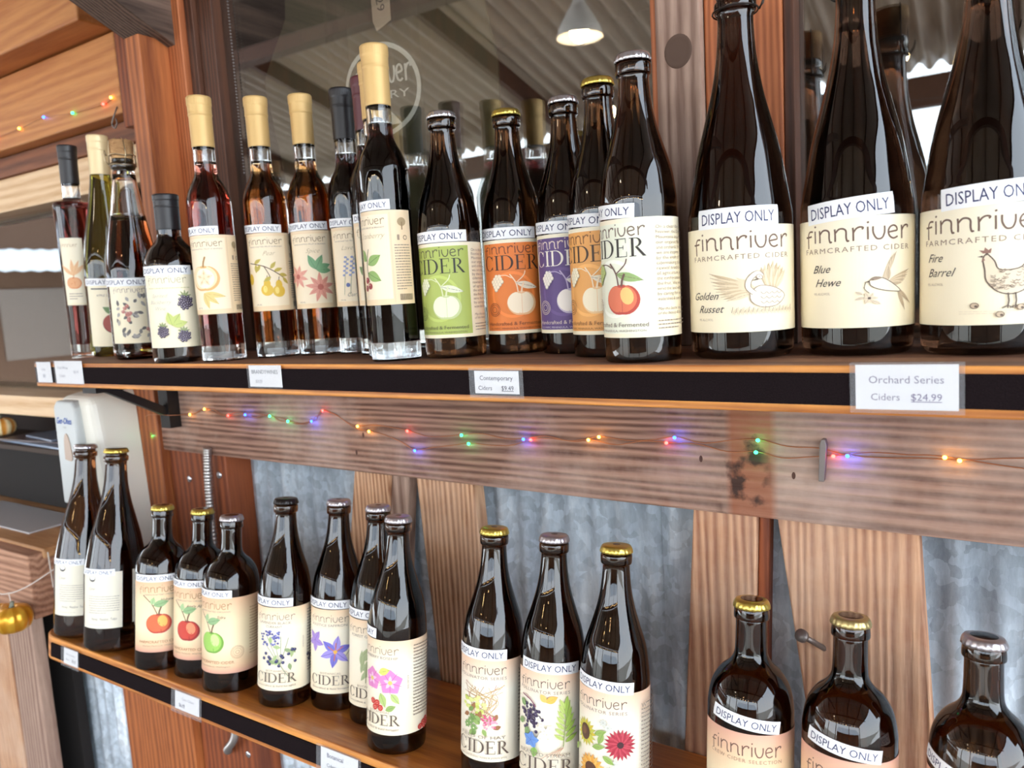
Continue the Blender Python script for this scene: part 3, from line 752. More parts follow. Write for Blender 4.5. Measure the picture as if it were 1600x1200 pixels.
# ------------------------------------------------------------------ shelves
def shelf_outline(x0, x1, y0, y1, r):
    pts = [(x1, y0), (x1, y1), (x0, y1)]
    for k in range(9):
        a = PI + PI / 2 * k / 8
        pts.append((x0 + r + r * math.cos(a), y0 + r + r * math.sin(a)))
    return pts
US = empty('display_shelf', (-.4, .572, -.064)); tag(US, 'upper wooden display shelf with worn top and black strip along its orange edge', 'shelf')
def child_fix(o, root):
    o.parent = root; o.matrix_parent_inverse = root.matrix_world.inverted()
bpy.context.view_layer.update()
bm = bmesh.new(); prism(bm, shelf_outline(-1.235, .62, .572, .742, .012), -.099, -.064, 'XY', .0015)
for f in bm.faces:
    f.material_index = 0 if f.normal.z > .7 else 1
o = obj('board', bm, [SHELF_OLD, SHELF_EDGE]); child_fix(o, US)
for f in o.data.polygons: f.material_index = 0 if f.normal.z > .7 else 1
o = box('hook_strip', -1.222, .62, .5700, .574, -.0925, -.0695, VELVET, None, .0004); child_fix(o, US)
for bx in (-1.135,):
    bm = bmesh.new(); add_box(bm, bx - .018, bx + .018, .60, .735, -.112, -.0995); add_box(bm, bx - .012, bx + .012, .715, .735, -.185, -.112)
    v = [(.62, -.112), (.715, -.165), (.715, -.15), (.645, -.112)]
    pv = [[bm.verts.new((bx + s, a_, b_)) for a_, b_ in v] for s in (-.006, .006)]
    bm.faces.new(pv[0]); bm.faces.new(pv[1][::-1])
    for k in range(4): bm.faces.new((pv[0][k], pv[0][(k + 1) % 4], pv[1][(k + 1) % 4], pv[1][k]))
    bmesh.ops.recalc_face_normals(bm, faces=bm.faces[:])
    o = obj('bracket', bm, plain('black_iron', srgb(24, 20, 20), .5, .3)); child_fix(o, US)
LS = empty('display_shelf', (0, .545, -.485)); LS.rotation_euler = (-TILT, 0, 0)
tag(LS, 'lower varnished wooden display shelf with rounded end, tilted back to the metal wall', 'shelf')
bm = bmesh.new(); prism(bm, shelf_outline(-1.275, .62, 0, .205, .05), -.036, 0, 'XY', .002)
o = obj('board', bm, [SHELF_TOP, SHELF_EDGE], LS)
for f in o.data.polygons: f.material_index = 0 if f.normal.z > .7 else 1
box('hook_strip', -1.225, .62, -.0022, .002, -.0295, -.0085, VELVET, LS, .0004)

# ------------------------------------------------------------------ price cards
def price_card(label, x0, x1, z0, z1, lower, lines, pad=.005, align='L', rotz=0.0, ul=None):
    root = empty('price_card'); tag(root, label, 'price tag', None)
    cx, cz = (x0 + x1) / 2, (z0 + z1) / 2; w, h = x1 - x0, z1 - z0
    if lower: root.matrix_world = LSM @ Matrix.Translation((cx, -.0030, cz)) @ Matrix.Rotation(rotz, 4, 'Y')
    else: root.matrix_world = Matrix.Translation((cx, .5692, cz)) @ Matrix.Rotation(rotz, 4, 'Y')
    bm = bmesh.new(); add_box(bm, -w / 2, w / 2, -.0016, -.0013, -h / 2, h / 2); obj('plastic_sleeve', bm, FILM, root)
    bm = bmesh.new(); mats = [WHITE_PAPER]
    add_box(bm, -w / 2 + pad, w / 2 - pad, -.0004, .0004, -h / 2 + pad * .7, h / 2 - pad * .5)
    a = Art(); W_, H_ = (w - 2 * pad) * 1000, (h - pad * 1.2) * 1000
    for (t, fx, fy, size, col, under) in lines:
        a.text(t, fx * W_, fy * H_, size, col, align='C')
        if under:
            V = a.items[-1][0]; xa = min(v[0] for v in V); xb = max(v[0] for v in V); a.rect(xa, fy * H_ - size * .16, xb, fy * H_ - size * .08, col)
    for V, F, col, lay in a.items:
        m = ink(col)
        if m not in mats: mats.append(m)
        vs = [bm.verts.new((v[0] / 1000, -.0006 - lay * .00002, v[1] / 1000)) for v in V]
        for f in F:
            try: bm.faces.new([vs[i] for i in f]).material_index = mats.index(m)
            except ValueError: pass
    obj('card', bm, mats, root)
    return root
bpy.context.view_layer.update()
LSM = LS.matrix_world.copy()
PEN = (60, 58, 84); FAINT = (150, 150, 165)
price_card('large white price card reading Orchard Series Ciders on the upper shelf edge', -.089, -.020, -.0965, -.0615, False, [('Orchard Series', 0, .10, 7.4, (150, 144, 164), False), ('Ciders', -.2, -.28, 6.8, (150, 144, 164), False), ('$24.99', .2, -.28, 6.8, (128, 118, 152), True)], .0035, rotz=-.01)
price_card('price card reading Contemporary Ciders on the upper shelf edge', -.416, -.357, -.0945, -.067, False, [('Contemporary', 0, .12, 6.0, PEN, False), ('Ciders', -.26, -.32, 5.8, PEN, False), ('$9.49', .25, -.32, 6.0, PEN, True)], .0055)
price_card('price card reading BRANDYWINES on the upper shelf edge', -.731, -.673, -.0915, -.0645, False, [('BRANDYWINES', 0, .12, 6.4, (120, 124, 132), False), ('$24.99', -.2, -.28, 4.2, FAINT, True)], .002)
price_card('wide faint price card near the rounded end of the upper shelf', -1.163, -1.086, -.0945, -.0595, False, [('Fruit Wines', -.2, .15, 6, FAINT, False), ('Ciders', -.25, -.2, 6, FAINT, False), ('$21.99', .28, -.02, 5, FAINT, False)], .002)
price_card('narrow white price card at the very end of the upper shelf', -1.216, -1.172, -.0935, -.061, False, [('Cider', 0, .1, 5, FAINT, False), ('$21', 0, -.22, 5.5, NAVY, True)], .002)
price_card('price card in a clear sleeve under the tall crown-capped bottles, lower shelf edge', -1.190, -1.140, -.0345, -.004, True, [('Harvest Series', 0, .12, 4.2, FAINT, False), ('Ciders', -.22, -.22, 4.2, FAINT, False), ('$9.49', .25, -.22, 5, PEN, True)], .006)
price_card('price card in a clear sleeve below the apple bottles on lower shelf edge', -.912, -.848, -.0345, -.003, True, [('Core Ciders', .05, .12, 5, FAINT, False), ('$6.49', -.2, -.25, 5.5, NAVY, True)], .007)
price_card('price card reading Botanical on the lower shelf edge', -.640, -.572, -.0345, -.003, True, [('Botanical', -.1, .14, 7, NAVY, False), ('Ciders', -.2, -.3, 5.5, NAVY, False)], .006)

# ------------------------------------------------------------------ label designs (mm, x right, y up from label middle)
BLK = (48, 36, 32); BRN = (96, 72, 60); GRY = (140, 124, 112); TXT = (150, 134, 120)
def label_contemporary(root, prof, panel, top, dark, apple, applesh, text_col, cider_col, stem_col, side=True, light=None):
    a = Art()
    P = 37
    a.rect(-P + 2, -45, P - 2, 45, panel)      # printed panel
    a.ring(0, -8, 24, 3, tuple(min(255, int(c * 1.06 + 8)) for c in panel), 30)
    a.finnriver(-1, 34.5, 62, 7.0, dark, .15)
    a.cider(-1, 17.5, 64, 15.0, cider_col)
    # hop cone, leaf, stems
    a.curve([(6, -8), (4, 4), (-2, 13)], 1.3, stem_col); a.curve([(4, 4), (12, 11), (14, 16)], 1.0, stem_col)
    a.leaf(4, 4, 24, -.25, 3.6, tuple(int(c * .8 + 40) for c in apple) if not light else (150, 176, 110), dark)
    hc = apple if not light else (190, 204, 130); hd = tuple(int(c * .74) for c in hc)
    for ri, cnt in enumerate((2, 3, 4, 3, 2, 1)):
        for q in range(cnt):
            hx, hy = -15 + (q - (cnt - 1) / 2) * 3.6 - ri * .5, 11 - ri * 2.7
            a.ell(hx, hy, 2.3, 2.3, hd, 9); a.ell(hx, hy + .35, 1.9, 1.8, hc, 9)
    a.curve([(-14, 12), (-6, 12), (0, 9)], .8, stem_col)
    a.apple(9, -17, 14.5, apple, applesh, light, stem_col)
    for r in (7, 5.4, 3.2): a.ring(-21, -23, r, .5, dark, 22)
    a.text('Handcrafted & Fermented', 0, -39.5, 5.2, dark, width=60)
    a.text('OLYMPIC PENINSULA, WASHINGTON', 0, -43.6, 2.6, text_col, width=56)
    if side:
        for i, t in enumerate(SIDE_TEXT): a.text(t, 38, 39 - i * 4.15, 4.0, TXT, align='L', width=min(34, 1.75 * len(t)))
        a.text('May this bottle be a toast', 38, -27, 3.6, TXT, shear=.3, align='L', width=34); a.text('of the beauty & bounty', 38, -30.6, 3.6, TXT, shear=.3, align='L', width=32)
        a.lines(38, 72, -36, 3, 3, .9, TXT, 3)
    return wrap('front_label', a, prof, .0695, root, [(-P - 2, -48.5, 78, 48.5, CREAM)])
def label_orchard(root, prof, name1, name2, nx, ny, animal):
    a = Art()
    a.finnriver(0, 24.0, 84, 9.4, (110, 84, 70), .14)
    a.text('FARMCRAFTED CIDER', 0, 15.8, 5.6, (150, 126, 106), spacing=1.25, width=84)
    a.text(name1, nx, ny, 8.6, (60, 50, 46), shear=.45); a.text(name2, nx + 5, ny - 10.5, 8.6, (60, 50, 46), shear=.45)
    a.text('9% ALC/VOL', nx, ny - 17, 2.6, (180, 164, 146))
    k0 = len(a.items); animal(a)
    for i in range(k0, len(a.items)):
        V, F, c, l = a.items[i]; a.items[i] = ([(v[0] * 1.14 + 3, v[1] * .92 - 3) for v in V], F, c, l)
    return wrap('front_label', a, prof, .0635, root, [(-60, -41.5, 60, 41.5, CREAM)])
SK = (150, 128, 108); SK2 = (96, 78, 66); SKL = (214, 196, 170)
def swan(a):
    F1, F2 = (230, 210, 176), (212, 188, 152)
    for k in range(10): a.leaf(5, -4 - k * .5, 33 - k * 1.6, 2.72 + k * .085, 2.1, F1 if k % 2 else F2, SK)
    for k in range(6): a.leaf(6, -4, 15 - k, 2.5 + k * .16, 1.8, F1, SKL)
    for k in range(8): a.leaf(16 + k * .8, -6, 24 - abs(k - 3) * 1.5, 1.85 - k * .11, 1.9, F1 if k % 2 else F2, SK)
    body = [(3, -9), (9, -3), (18, -4), (26, -8), (29, -13), (22, -20), (11, -21), (4, -16), (3, -9)]
    a.poly(smooth2(body, 4)[:-1], (245, 233, 208)); a.curve(body, .6, SK)
    nk = [(6, -9), (2, -4), (3, 3), (8, 8), (11, 5), (8, 1.5), (3.5, 2)]
    a.curve(nk[:5], 4.2, SK); a.curve(nk[:5], 3.2, (246, 235, 212)); a.ell(9.5, 4.6, 2.6, 2.0, SK, 12, -.7); a.ell(9.5, 4.6, 2.1, 1.5, (246, 235, 212), 12, -.7)
    a.poly([(8.4, 3.6), (4.6, 1.6), (8.8, 2.2)], SK2); a.ell(9.3, 5.0, .4, .4, SK2, 6)
    for k in range(12): a.curve([(10 + (k % 4) * 4, -8 - (k // 4) * 4), (12 + (k % 4) * 4, -10 - (k // 4) * 4), (14 + (k % 4) * 4, -8.6 - (k // 4) * 4)], .4, SK)
    for k in range(50):
        x = -9 + k * .9; a.stroke([(x, -25 - (k % 3)), (x + .8, -20 - (k * 7 % 4))], .35, SKL if k % 3 else SK)
def swallow(a):
    F1, F2 = (222, 202, 170), (196, 174, 144)
    for k in range(7): a.leaf(13 + k * .7, -4, 25 - k * 2.2, 1.15 + k * .07, 1.6, F1 if k % 2 else F2, SK)
    for k in range(7): a.leaf(17, -5 - k * .4, 20 - k * 1.6, .48 - k * .07, 1.5, F1 if k % 2 else F2, SK)
    a.leaf(24, -11, 19, -1.25, 1.3, F2, SK2); a.leaf(24, -11, 17, -.85, 1.3, F2, SK2)
    body = [(5, -4), (8, -1.2), (13, -2), (19, -6), (26, -13), (19, -13), (11, -11), (6, -8), (5, -4)]
    a.poly(smooth2(body, 4)[:-1], (244, 232, 206)); a.curve(body, .6, SK2)
    a.poly(smooth2([(5, -4), (8, -1.2), (13, -2), (9, -3.6), (5, -4)], 3)[:-1], SK)
    a.poly([(5.2, -3.8), (2, -5), (5.4, -5.4)], SK2); a.ell(7.2, -3.2, .5, .5, SK2, 7)
    a.curve([(3, -5), (2, -10), (5, -14)], .5, SK2)
    a.flower(5, -18, 5.2, 6, 1.4, (222, 204, 176), SK2, 0, SK); a.leaf(2, -17, 6, 3.5, 1.3, SKL, SK); a.leaf(7, -20, 6, -.6, 1.3, SKL, SK); a.leaf(1, -15, 5, 2.6, 1.2, SKL, SK)
def hen(a):
    body = [(0, 12), (4, 6), (6, 0), (12, -1), (19, 1), (24, 9), (29, 12), (30, 4), (27, -6), (22, -15), (14, -19), (6, -17), (0, -9), (-1, 0), (-2, 8)]
    a.poly(smooth2(body + [body[0]], 3)[:-1], (232, 214, 186)); a.curve(body + [body[0]], .8, SK2, n=3)
    a.poly([(-2, 12), (-4, 14.5), (-1.5, 14), (-1, 16.5), (.8, 14.3), (2.4, 15.8), (2, 12)], (150, 110, 96)); a.poly([(-2.2, 10.5), (-5, 9.6), (-2, 9)], SK2)
    a.poly([(-2, 9), (-2.8, 5.5), (-.8, 7)], (150, 110, 96)); a.ell(-.2, 11, .6, .6, SK2, 8)
    rnd = random.Random(4)
    for k in range(70):
        x = rnd.uniform(1, 25); y = rnd.uniform(-15, 0) + max(0, x - 17) * .8
        a.curve([(x, y), (x + 1.3, y - .8), (x + 2.6, y)], .4, SK if k % 3 else SK2, n=2)
    for k in range(6): a.curve([(23, 2), (26 + k * .6, 8), (24 + k * 1.3, 15 - abs(k - 2))], .9, SK2 if k % 2 else SK)
    for x in (11, 15):
        a.stroke([(x, -18), (x + .5, -24), (x, -28)], .9, SK2)
        for d in (-3, 0, 3): a.stroke([(x, -27.5), (x + d, -29.5)], .6, SK2)
    for x, y in ((-6, -27), (7, -34), (18, -29), (23, -27), (27, -29)):
        a.ell(x, y, 2.4, 2.2, (206, 182, 152), 12); a.ring(x, y, 2.4, .5, SK2, 14); a.ell(x + .8, y - .5, .9, .9, SK2, 8)
    a.lines(-14, 30, -31.5, 2, 1.6, .25, SKL, 9)

def label_brandy(root, prof, name, draw, info=True, grey=False):
    a = Art(); LCOL = (150, 122, 84)
    a.rect(-25, -42, 25, 44, (248, 230, 200)); a.ring(0, 0, .1, .05, BRN, 6)
    a.finnriver(-1, 34.5, 45, 5.4, LCOL, .13)
    a.text('HANDCRAFTED FRUIT & BRANDY', 0, 30.5, 2.2, TXT, width=42)
    a.text(name, 4, 20.5, 8.0, (170, 150, 104), shear=.45, bold=-.015)
    draw(a)
    a.text('375 ML', -14, -41, 2.6, TXT)
    if info:
        a.rect(26.3, -46, 27.0, 46, (226, 204, 170))
        a.ell(39, 36, 5.0, 4.4, (176, 152, 116), 14); a.stroke([(39, 36), (39, 28)], 1.3, (150, 124, 92))
        a.ring(42, 20, 2.4, .6, BRN, 14); a.rect(33, 17.5, 35.5, 23, (160, 140, 120))
        a.lines(29.5, 47, 12, 17, 2.8, 1.0, TXT, 5)
        for k in range(22): a.rect(32 + k * .66, -44, 32 + k * .66 + (.2 if k * 7 % 3 else .42), -37.5, BLK)
    return wrap('front_label', a, prof, .1065, root, [(-29, -48, 51, 48, paper_mat('brandy_label_paper', [(0, (240, 212, 172)), (1, (242, 216, 180))]))])
def d_apple_section(a):
    O = (226, 178, 112)
    a.apple(-4, -4, 18, (246, 222, 178), O, None, (170, 130, 80)); a.ell(-4, -4, 12.5, 12, (252, 240, 212), 20)
    for k in range(5):
        a.leaf(-4, -4, 10.5, .3 + 2 * PI * k / 5, 3.2, (244, 224, 190), O)
        a.ell(-4 + 6 * math.cos(.3 + 2 * PI * k / 5), -4 + 6 * math.sin(.3 + 2 * PI * k / 5), 1.8, 1.1, (226, 196, 150), 8, .3 + 2 * PI * k / 5)
    for an, L in ((-.2, 26), (-.7, 22), (-1.3, 20)): a.leaf(-6, -22, L, an, 3.4, (228, 204, 132), (198, 160, 84))
def d_pears(a):
    a.curve([(-24, 12), (-6, 8), (6, 2), (20, -8)], 1.1, (96, 70, 50)); a.curve([(-4, 8), (2, -4), (2, -10)], .9, (96, 70, 50))
    for x, y in ((-2, -22), (12, -24)):
        a.ell(x, y, 7.6, 7.4, (226, 186, 66), 18); a.ell(x + .6, y + 7.5, 4.2, 6.6, (226, 186, 66), 14); a.ell(x - 2.2, y + 1, 2.6, 4.4, (244, 218, 124), 10)
        a.stroke([(x + .6, y + 13), (x + 1.4, y + 18)], .8, (96, 70, 50))
    a.ell(-24, -8, 4.5, 7, (226, 186, 66), 12)
    for x, y, an in ((-14, 10, -1.6), (-8, 9, -2.2), (4, 4, .9), (8, 1, .3), (14, -3, -.2), (-16, 11, .5), (4, -6, -2.6), (18, -7, -.9)): a.leaf(x, y, 11, an, 2.3, (196, 176, 84), (150, 130, 60))
def d_anise(a):
    for an in (.3, 1.1, 2.0, -.1): a.leaf(6, 0, 20, an, 4.4, (122, 168, 124), (84, 126, 92))
    a.flower(10, -22, 19, 9, 3.0, (226, 156, 138), (190, 104, 92), .2, (190, 104, 92)); a.flower(-18, -8, 16, 8, 2.6, (230, 164, 146), (190, 104, 92), .5, (190, 104, 92))
def d_lavender(a):
    for s in range(4):
        x = -12 + s * 8; a.curve([(x, -34), (x + 3, -10), (x + 7, 12)], .6, (136, 150, 116))
        for k in range(9): a.ell(x + 3 + k * .45 + (1.6 if k % 2 else -1.6), -10 + k * 2.7, 1.8, 1.4, (150, 158, 200), 8)
    for x, y in ((-6, -22), (6, -26), (14, -16)): a.ell(x, y, 2.6, 2.6, (96, 110, 164), 10)
    a.text('Currant', 4, -36, 7, (150, 140, 120), shear=.45)
def d_blackcurrant(a):
    a.berries([(-6 + (k % 3) * 4.4, 6 - k * 3.4) for k in range(8)], 2.5, (44, 34, 44), (150, 140, 150))
    for x, y, an in ((8, -12, .9), (8, -12, -.7), (-10, -14, 2.4)): a.leaf(x, y, 17, an, 5, (128, 150, 92), (86, 110, 62))
    a.berries([(2, -26), (7, -28), (12, -24)], 2.6, (52, 36, 48), (160, 140, 150))
def d_cranberry(a):
    a.curve([(0, 10), (-4, -6), (-2, -24)], .9, (90, 80, 54))
    for x, y, an in ((-2, -6, .5), (-3, -14, -.5), (-4, -2, 2.4)): a.leaf(x, y, 19, an, 5.4, (142, 172, 96), (90, 124, 62))
    a.berries([(-6, -22), (-1, -28), (-8, -30)], 3.4, (150, 46, 48), (226, 170, 160))

def label_botanical(root, prof, sub1, sub2, draw):
    a = Art()
    a.finnriver(-2, 36, 52, 6.0, (150, 126, 100), .12)
    a.text(sub1, -2, 30.6, 4.2, (150, 134, 116), width=min(50, 3.0 * len(sub1)))
    if sub2: a.text(sub2, -2, 26, 4.2, (150, 134, 116), width=min(40, 3.0 * len(sub2)))
    draw(a)
    a.text('BOTANICAL', 2, -27.5, 3.4, (180, 164, 146), width=26)
    a.cider(0, -40.5, 52, 11.5, (98, 84, 72))
    a.text('farmcrafted & field foraged', 0, -45.6, 3.0, TXT, width=48)
    a.text('6.5% ALC/VOL', 33, 6, 2.4, TXT, rot=-PI / 2)
    a.lines(40, 74, 44, 22, 3.6, 1.1, TXT, len(sub1))
    return wrap('front_label', a, prof, .0725, root, [(-37, -51, 80, 51, paper_mat('botanical_label_paper', [(0, (246, 232, 204)), (.75, (252, 244, 222)), (1, (250, 216, 178))]))])
def f_lavender_currant(a):
    rnd = random.Random(2)
    for k in range(5): a.curve([(6, -20), (-8 + k * 5, 0), (-20 + k * 9, 18 - abs(k - 2) * 2)], .6, (120, 140, 96))
    for k in range(44): a.ell(-20 + rnd.random() * 26, 4 + rnd.random() * 18, 1.6, 1.3, rnd.choice([(104, 106, 168), (138, 140, 200), (84, 84, 150)]), 7)
    for k in range(9): a.leaf(rnd.uniform(-10, 22), rnd.uniform(-18, 8), 9, rnd.uniform(0, 6.2), 2.3, rnd.choice([(150, 170, 120), (176, 196, 140)]), (110, 134, 84))
    a.berries([(rnd.uniform(-16, 24), rnd.uniform(-20, 0)) for _ in range(16)], 2.0, (56, 58, 100), (150, 150, 190))
    a.curve([(6, -18), (12, -28), (20, -38)], .9, (160, 170, 140))
    a.berries([(42, -12), (46, -14), (44, -18)], 2.4, (60, 60, 84), (160, 160, 180))
def f_saffron(a):
    for k in range(6): a.leaf(8, 0, 20, .35 + 2 * PI * k / 6, 4.6, [(126, 122, 214), (164, 150, 226)][k % 2], (84, 76, 170))
    for an in (.6, 1.5, 2.5, 4.6): a.stroke([(8, 0), (8 + 11 * math.cos(an), 11 * math.sin(an))], 1.0, (226, 120, 60))
    a.ell(8, 0, 2.4, 2.4, (240, 190, 80), 10)
    for k in range(5): a.leaf(-20, 12, 14, 1.0 + k * 1.25, 4, (170, 140, 216), (120, 90, 180))
    for k in range(4): a.curve([(20, -6), (28, 6), (30 + k * 2, 20)], .6, (170, 180, 140))
def f_ginger(a):
    for k in range(10): a.leaf(-6 + (k % 3) * 3, -20 + k * 3, 18, 1.0 + .25 * (k % 4) - .4 * (k % 2), 2.6, (176, 186, 140), (130, 146, 100))
    a.curve([(0, -22), (2, 0), (8, 22)], .9, (150, 150, 110))
def f_rosehip(a):
    for x, y, R in ((-8, 8, 13), (15, 6, 14)):
        for k in range(5): a.leaf(x, y, R, .3 + 2 * PI * k / 5, R * .5, (228, 140, 198), None)
        for k in range(5): a.leaf(x, y, R * .55, .3 + 2 * PI * k / 5, R * .13, (244, 200, 226)); a.stroke([(x, y), (x + R * .9 * math.cos(.93 + 2 * PI * k / 5), y + R * .9 * math.sin(.93 + 2 * PI * k / 5))], .5, (196, 90, 164))
        a.ell(x, y, 2.4, 2.4, (226, 200, 110), 10)
    a.leaf(2, 16, 13, .3, 4, (216, 216, 110), (170, 170, 70)); a.leaf(4, -6, 16, -1.2, 4, (180, 200, 120), (120, 150, 80))
    a.leaf(16, -6, 14, -.9, 3.6, (190, 206, 130), (120, 150, 80)); a.leaf(10, -24, 12, .4, 3.2, (150, 176, 100), (100, 130, 70))
    for x, y in ((-6, -16), (0, -17), (-3, -22), (4, -22)): a.ell(x, y, 3.3, 3.3, (196, 44, 36), 12); a.ring(x, y, 1.6, .4, (246, 180, 160), 10)
    for x, y in ((50, -47), (55, -44), (60, -42), (63, -46), (57, -48)): a.ell(x, y, 3.6, 3.2, (190, 40, 34), 12); a.ring(x, y, 1.8, .5, (240, 170, 150), 10)

def label_pollinator(root, prof, sub, draw):
    a = Art()
    a.finnriver(-2, 37, 54, 6.2, (110, 92, 80), .12)
    a.text('POLLINATOR SERIES', -2, 31.4, 4.3, (150, 134, 120), spacing=1.15, width=54)
    draw(a)
    a.text(sub, 0, -27.5, 4.6, (140, 124, 110), width=48)
    a.cider(0, -42.5, 56, 13, (92, 76, 66))
    a.text('apples with flowers, honey & pasture grass', 0, -47, 2.6, TXT, width=50)
    a.text('W', 38, 37, 6, TXT, align='L')
    a.lines(43, 74, 40, 1, 3, 1.0, TXT, 8, 1.0); a.lines(38, 74, 35, 20, 3.6, 1.1, TXT, len(sub))
    return wrap('front_label', a, prof, .0745, root, [(-36, -51, 78, 51, paper_mat('pollinator_label_paper', [(0, (248, 236, 212)), (.7, (253, 246, 228)), (1, (248, 208, 176))]))])
def f_hay(a):
    rnd = random.Random(5)
    for k in range(22): a.curve([(rnd.uniform(-14, 14), -6), (rnd.uniform(-18, 18), 10), (rnd.uniform(-22, 24), rnd.uniform(16, 27))], .5, rnd.choice([(190, 150, 110), (206, 176, 120), (176, 120, 110)]))
    for k in range(26): a.ell(rnd.uniform(-22, 4), rnd.uniform(-6, 14), 2.4, 1.8, rnd.choice([(214, 222, 120), (226, 230, 150), (196, 206, 96)]), 7)
    for k in range(16): a.leaf(rnd.uniform(-22, 22), rnd.uniform(-22, 0), 8, rnd.uniform(0, 6.2), 2.2, rnd.choice([(120, 150, 80), (150, 176, 100), (160, 110, 70)]))
    for k in range(40):
        an = rnd.uniform(0, 6.3); r = rnd.uniform(0, 7); a.leaf(8 + r * math.cos(an), -10 + r * math.sin(an), 3.2, an, .9, rnd.choice([(226, 110, 140), (240, 160, 180), (206, 84, 120)]))
    for x, y in ((-12, -12), (-16, -16), (-8, -18)): a.flower(x, y, 4.4, 6, 1.4, (126, 160, 90), (220, 224, 180))
def f_stream(a):
    rnd = random.Random(6)
    a.berries([(-13 + rnd.gauss(0, 5.4), 8 + rnd.gauss(0, 5.6)) for _ in range(60)], 1.7, (70, 56, 84), (140, 130, 160))
    for x, y, an in ((-20, 16, 2.4), (-22, 2, 3.6), (-16, -4, 4.2)): a.leaf(x, y, 9, an, 3, (140, 170, 110), (100, 130, 80))
    a.curve([(-24, 27), (-14, 24), (-8, 18)], 1.2, (150, 90, 110)); a.leaf(2, 24, 12, .5, 3.4, (246, 190, 90), (220, 150, 60)); a.leaf(2, 24, 9, 2.2, 3.0, (246, 200, 110))
    for k in range(7): a.leaf(20, -14 + k * 5, 15, .5 + k * .16, 2.2, (170, 200, 90), (120, 160, 60)); a.leaf(19, -12 + k * 5, 11, 2.6 - k * .1, 1.8, (196, 214, 120), (120, 160, 60))
    a.curve([(18, -18), (20, 4), (24, 26)], .8, (140, 160, 80))
    for k in range(14): a.flower(2 + rnd.gauss(0, 4.6), -4 + rnd.gauss(0, 6), 3.6, 5, 1.3, (248, 246, 232), (220, 214, 180), rnd.random() * 6)
    for k in range(5): a.leaf(-12, -14, 8.5, .2 + k * 1.26, 3.2, (110, 150, 214), (70, 100, 176))
    a.leaf(-8, -20, 10, -1.7, 3.4, (140, 180, 90), (96, 140, 60))
    for k in range(5): a.curve([(18, -18), (14 - k * 2, -24), (18 - k * 5, -26 - k)], .4, (200, 150, 120))
def f_sun(a):
    for k in range(18): a.leaf(-16, 10, 13, 2 * PI * k / 18, 2.2, [(222, 200, 70), (206, 206, 90)][k % 2], (170, 150, 40))
    a.ell(-16, 10, 6, 7.5, (92, 62, 44), 16); a.ell(-17, 11, 3, 4, (126, 86, 56), 12)
    for k in range(22): a.leaf(19, 5, 14.5, 2 * PI * k / 22, 1.9, [(172, 44, 62), (196, 70, 84)][k % 2], (120, 24, 40))
    a.ell(19, 5, 3, 3, (70, 34, 40), 12)
    for k in range(18): a.leaf(-8, -21, 14, 2 * PI * k / 18, 2.4, [(236, 168, 70), (244, 190, 100)][k % 2], (196, 120, 40))
    a.ell(-8, -21, 6.2, 6.2, (96, 60, 40), 16)
    for x, y in ((4, 24), (8, 20), (14, -12), (10, -18)): a.flower(x, y, 4, 8, .9, (214, 214, 204), (190, 190, 176))
    for x, y, an in ((-4, 12, .4), (0, 4, 1.2), (4, -6, -.6), (-24, -4, 4), (-6, 0, .2)): a.leaf(x, y, 12, an, 2.6, (150, 176, 90), (100, 130, 60))

def label_core(root, prof, name, appledef, angle=0):
    a = Art(); ap, sh, li = appledef
    a.finnriver(2, 34, 54, 7.0, (176, 130, 92), .12)
    a.text('FARMCRAFTED ORGANIC', 6, 29.8, 2.6, TXT, width=44)
    a.text(name, 16, 22, 5.4, (92, 66, 52), shear=.35)
    a.curve([(-18, 30), (-6, 18), (2, 2)], 1.1, (110, 84, 60)); a.leaf(-4, 16, 20, .25, 5, (150, 184, 132), (104, 140, 92)); a.leaf(-6, 17, 11, 1.3, 3.6, (176, 204, 150), (120, 150, 100))
    a.apple(3, -9, 16, ap, sh, li, (110, 84, 60))
    for r in (8.5, 7.2, 5.2, 2.6): a.ring(36, -22, r, .6, (206, 170, 130), 24)
    a.text('FARMCRAFTED CIDER', 4, -36, 5.0, (168, 118, 84), width=56)
    a.text('Olympic Peninsula, Washington', 4, -40.5, 2.6, TXT, width=46)
    a.lines(52, 88, 32, 17, 3.7, 1.0, (196, 156, 112), 6)
    return wrap('front_label', a, prof, .0735, root, [(-36, -48.5, 92, 48.5, paper_mat('core_label_paper', [(0, (216, 158, 138)), (.1, (240, 200, 160)), (.35, (252, 232, 192)), (.7, (250, 226, 184)), (1, (238, 190, 150))]))])
def label_plainwhite(root, prof, back=True):
    a = Art()
    a.ell(-14, 31, 5.2, 4.4, (70, 66, 66), 18); a.ell(-14, 32, 4.4, 3.0, (240, 238, 230), 16); a.lines(-18, -10, 28.4, 1, 2, 1.0, (70, 66, 66), 2, 1)
    a.text('Cyser', -14, 15, 5.2, (150, 140, 132), shear=.4)
    a.lines(-20, 24, 5, 8, 3.4, 1.0, (176, 168, 158), 4)
    a.text('Honey  Meadow  Tulips', 3, -29, 5.2, (130, 122, 116), shear=.35, width=36); a.lines(-20, 24, -36, 1, 3, .6, (190, 184, 174), 5)
    bases = [(-32, -41, 28, 41, plain('white_label_paper', srgb(242, 234, 214), .5))]
    if back: bases.append((42, -37, 82, 41, plain('white_label_paper', srgb(242, 234, 214), .5)))
    return wrap('front_label', a, prof, .0775, root, bases)
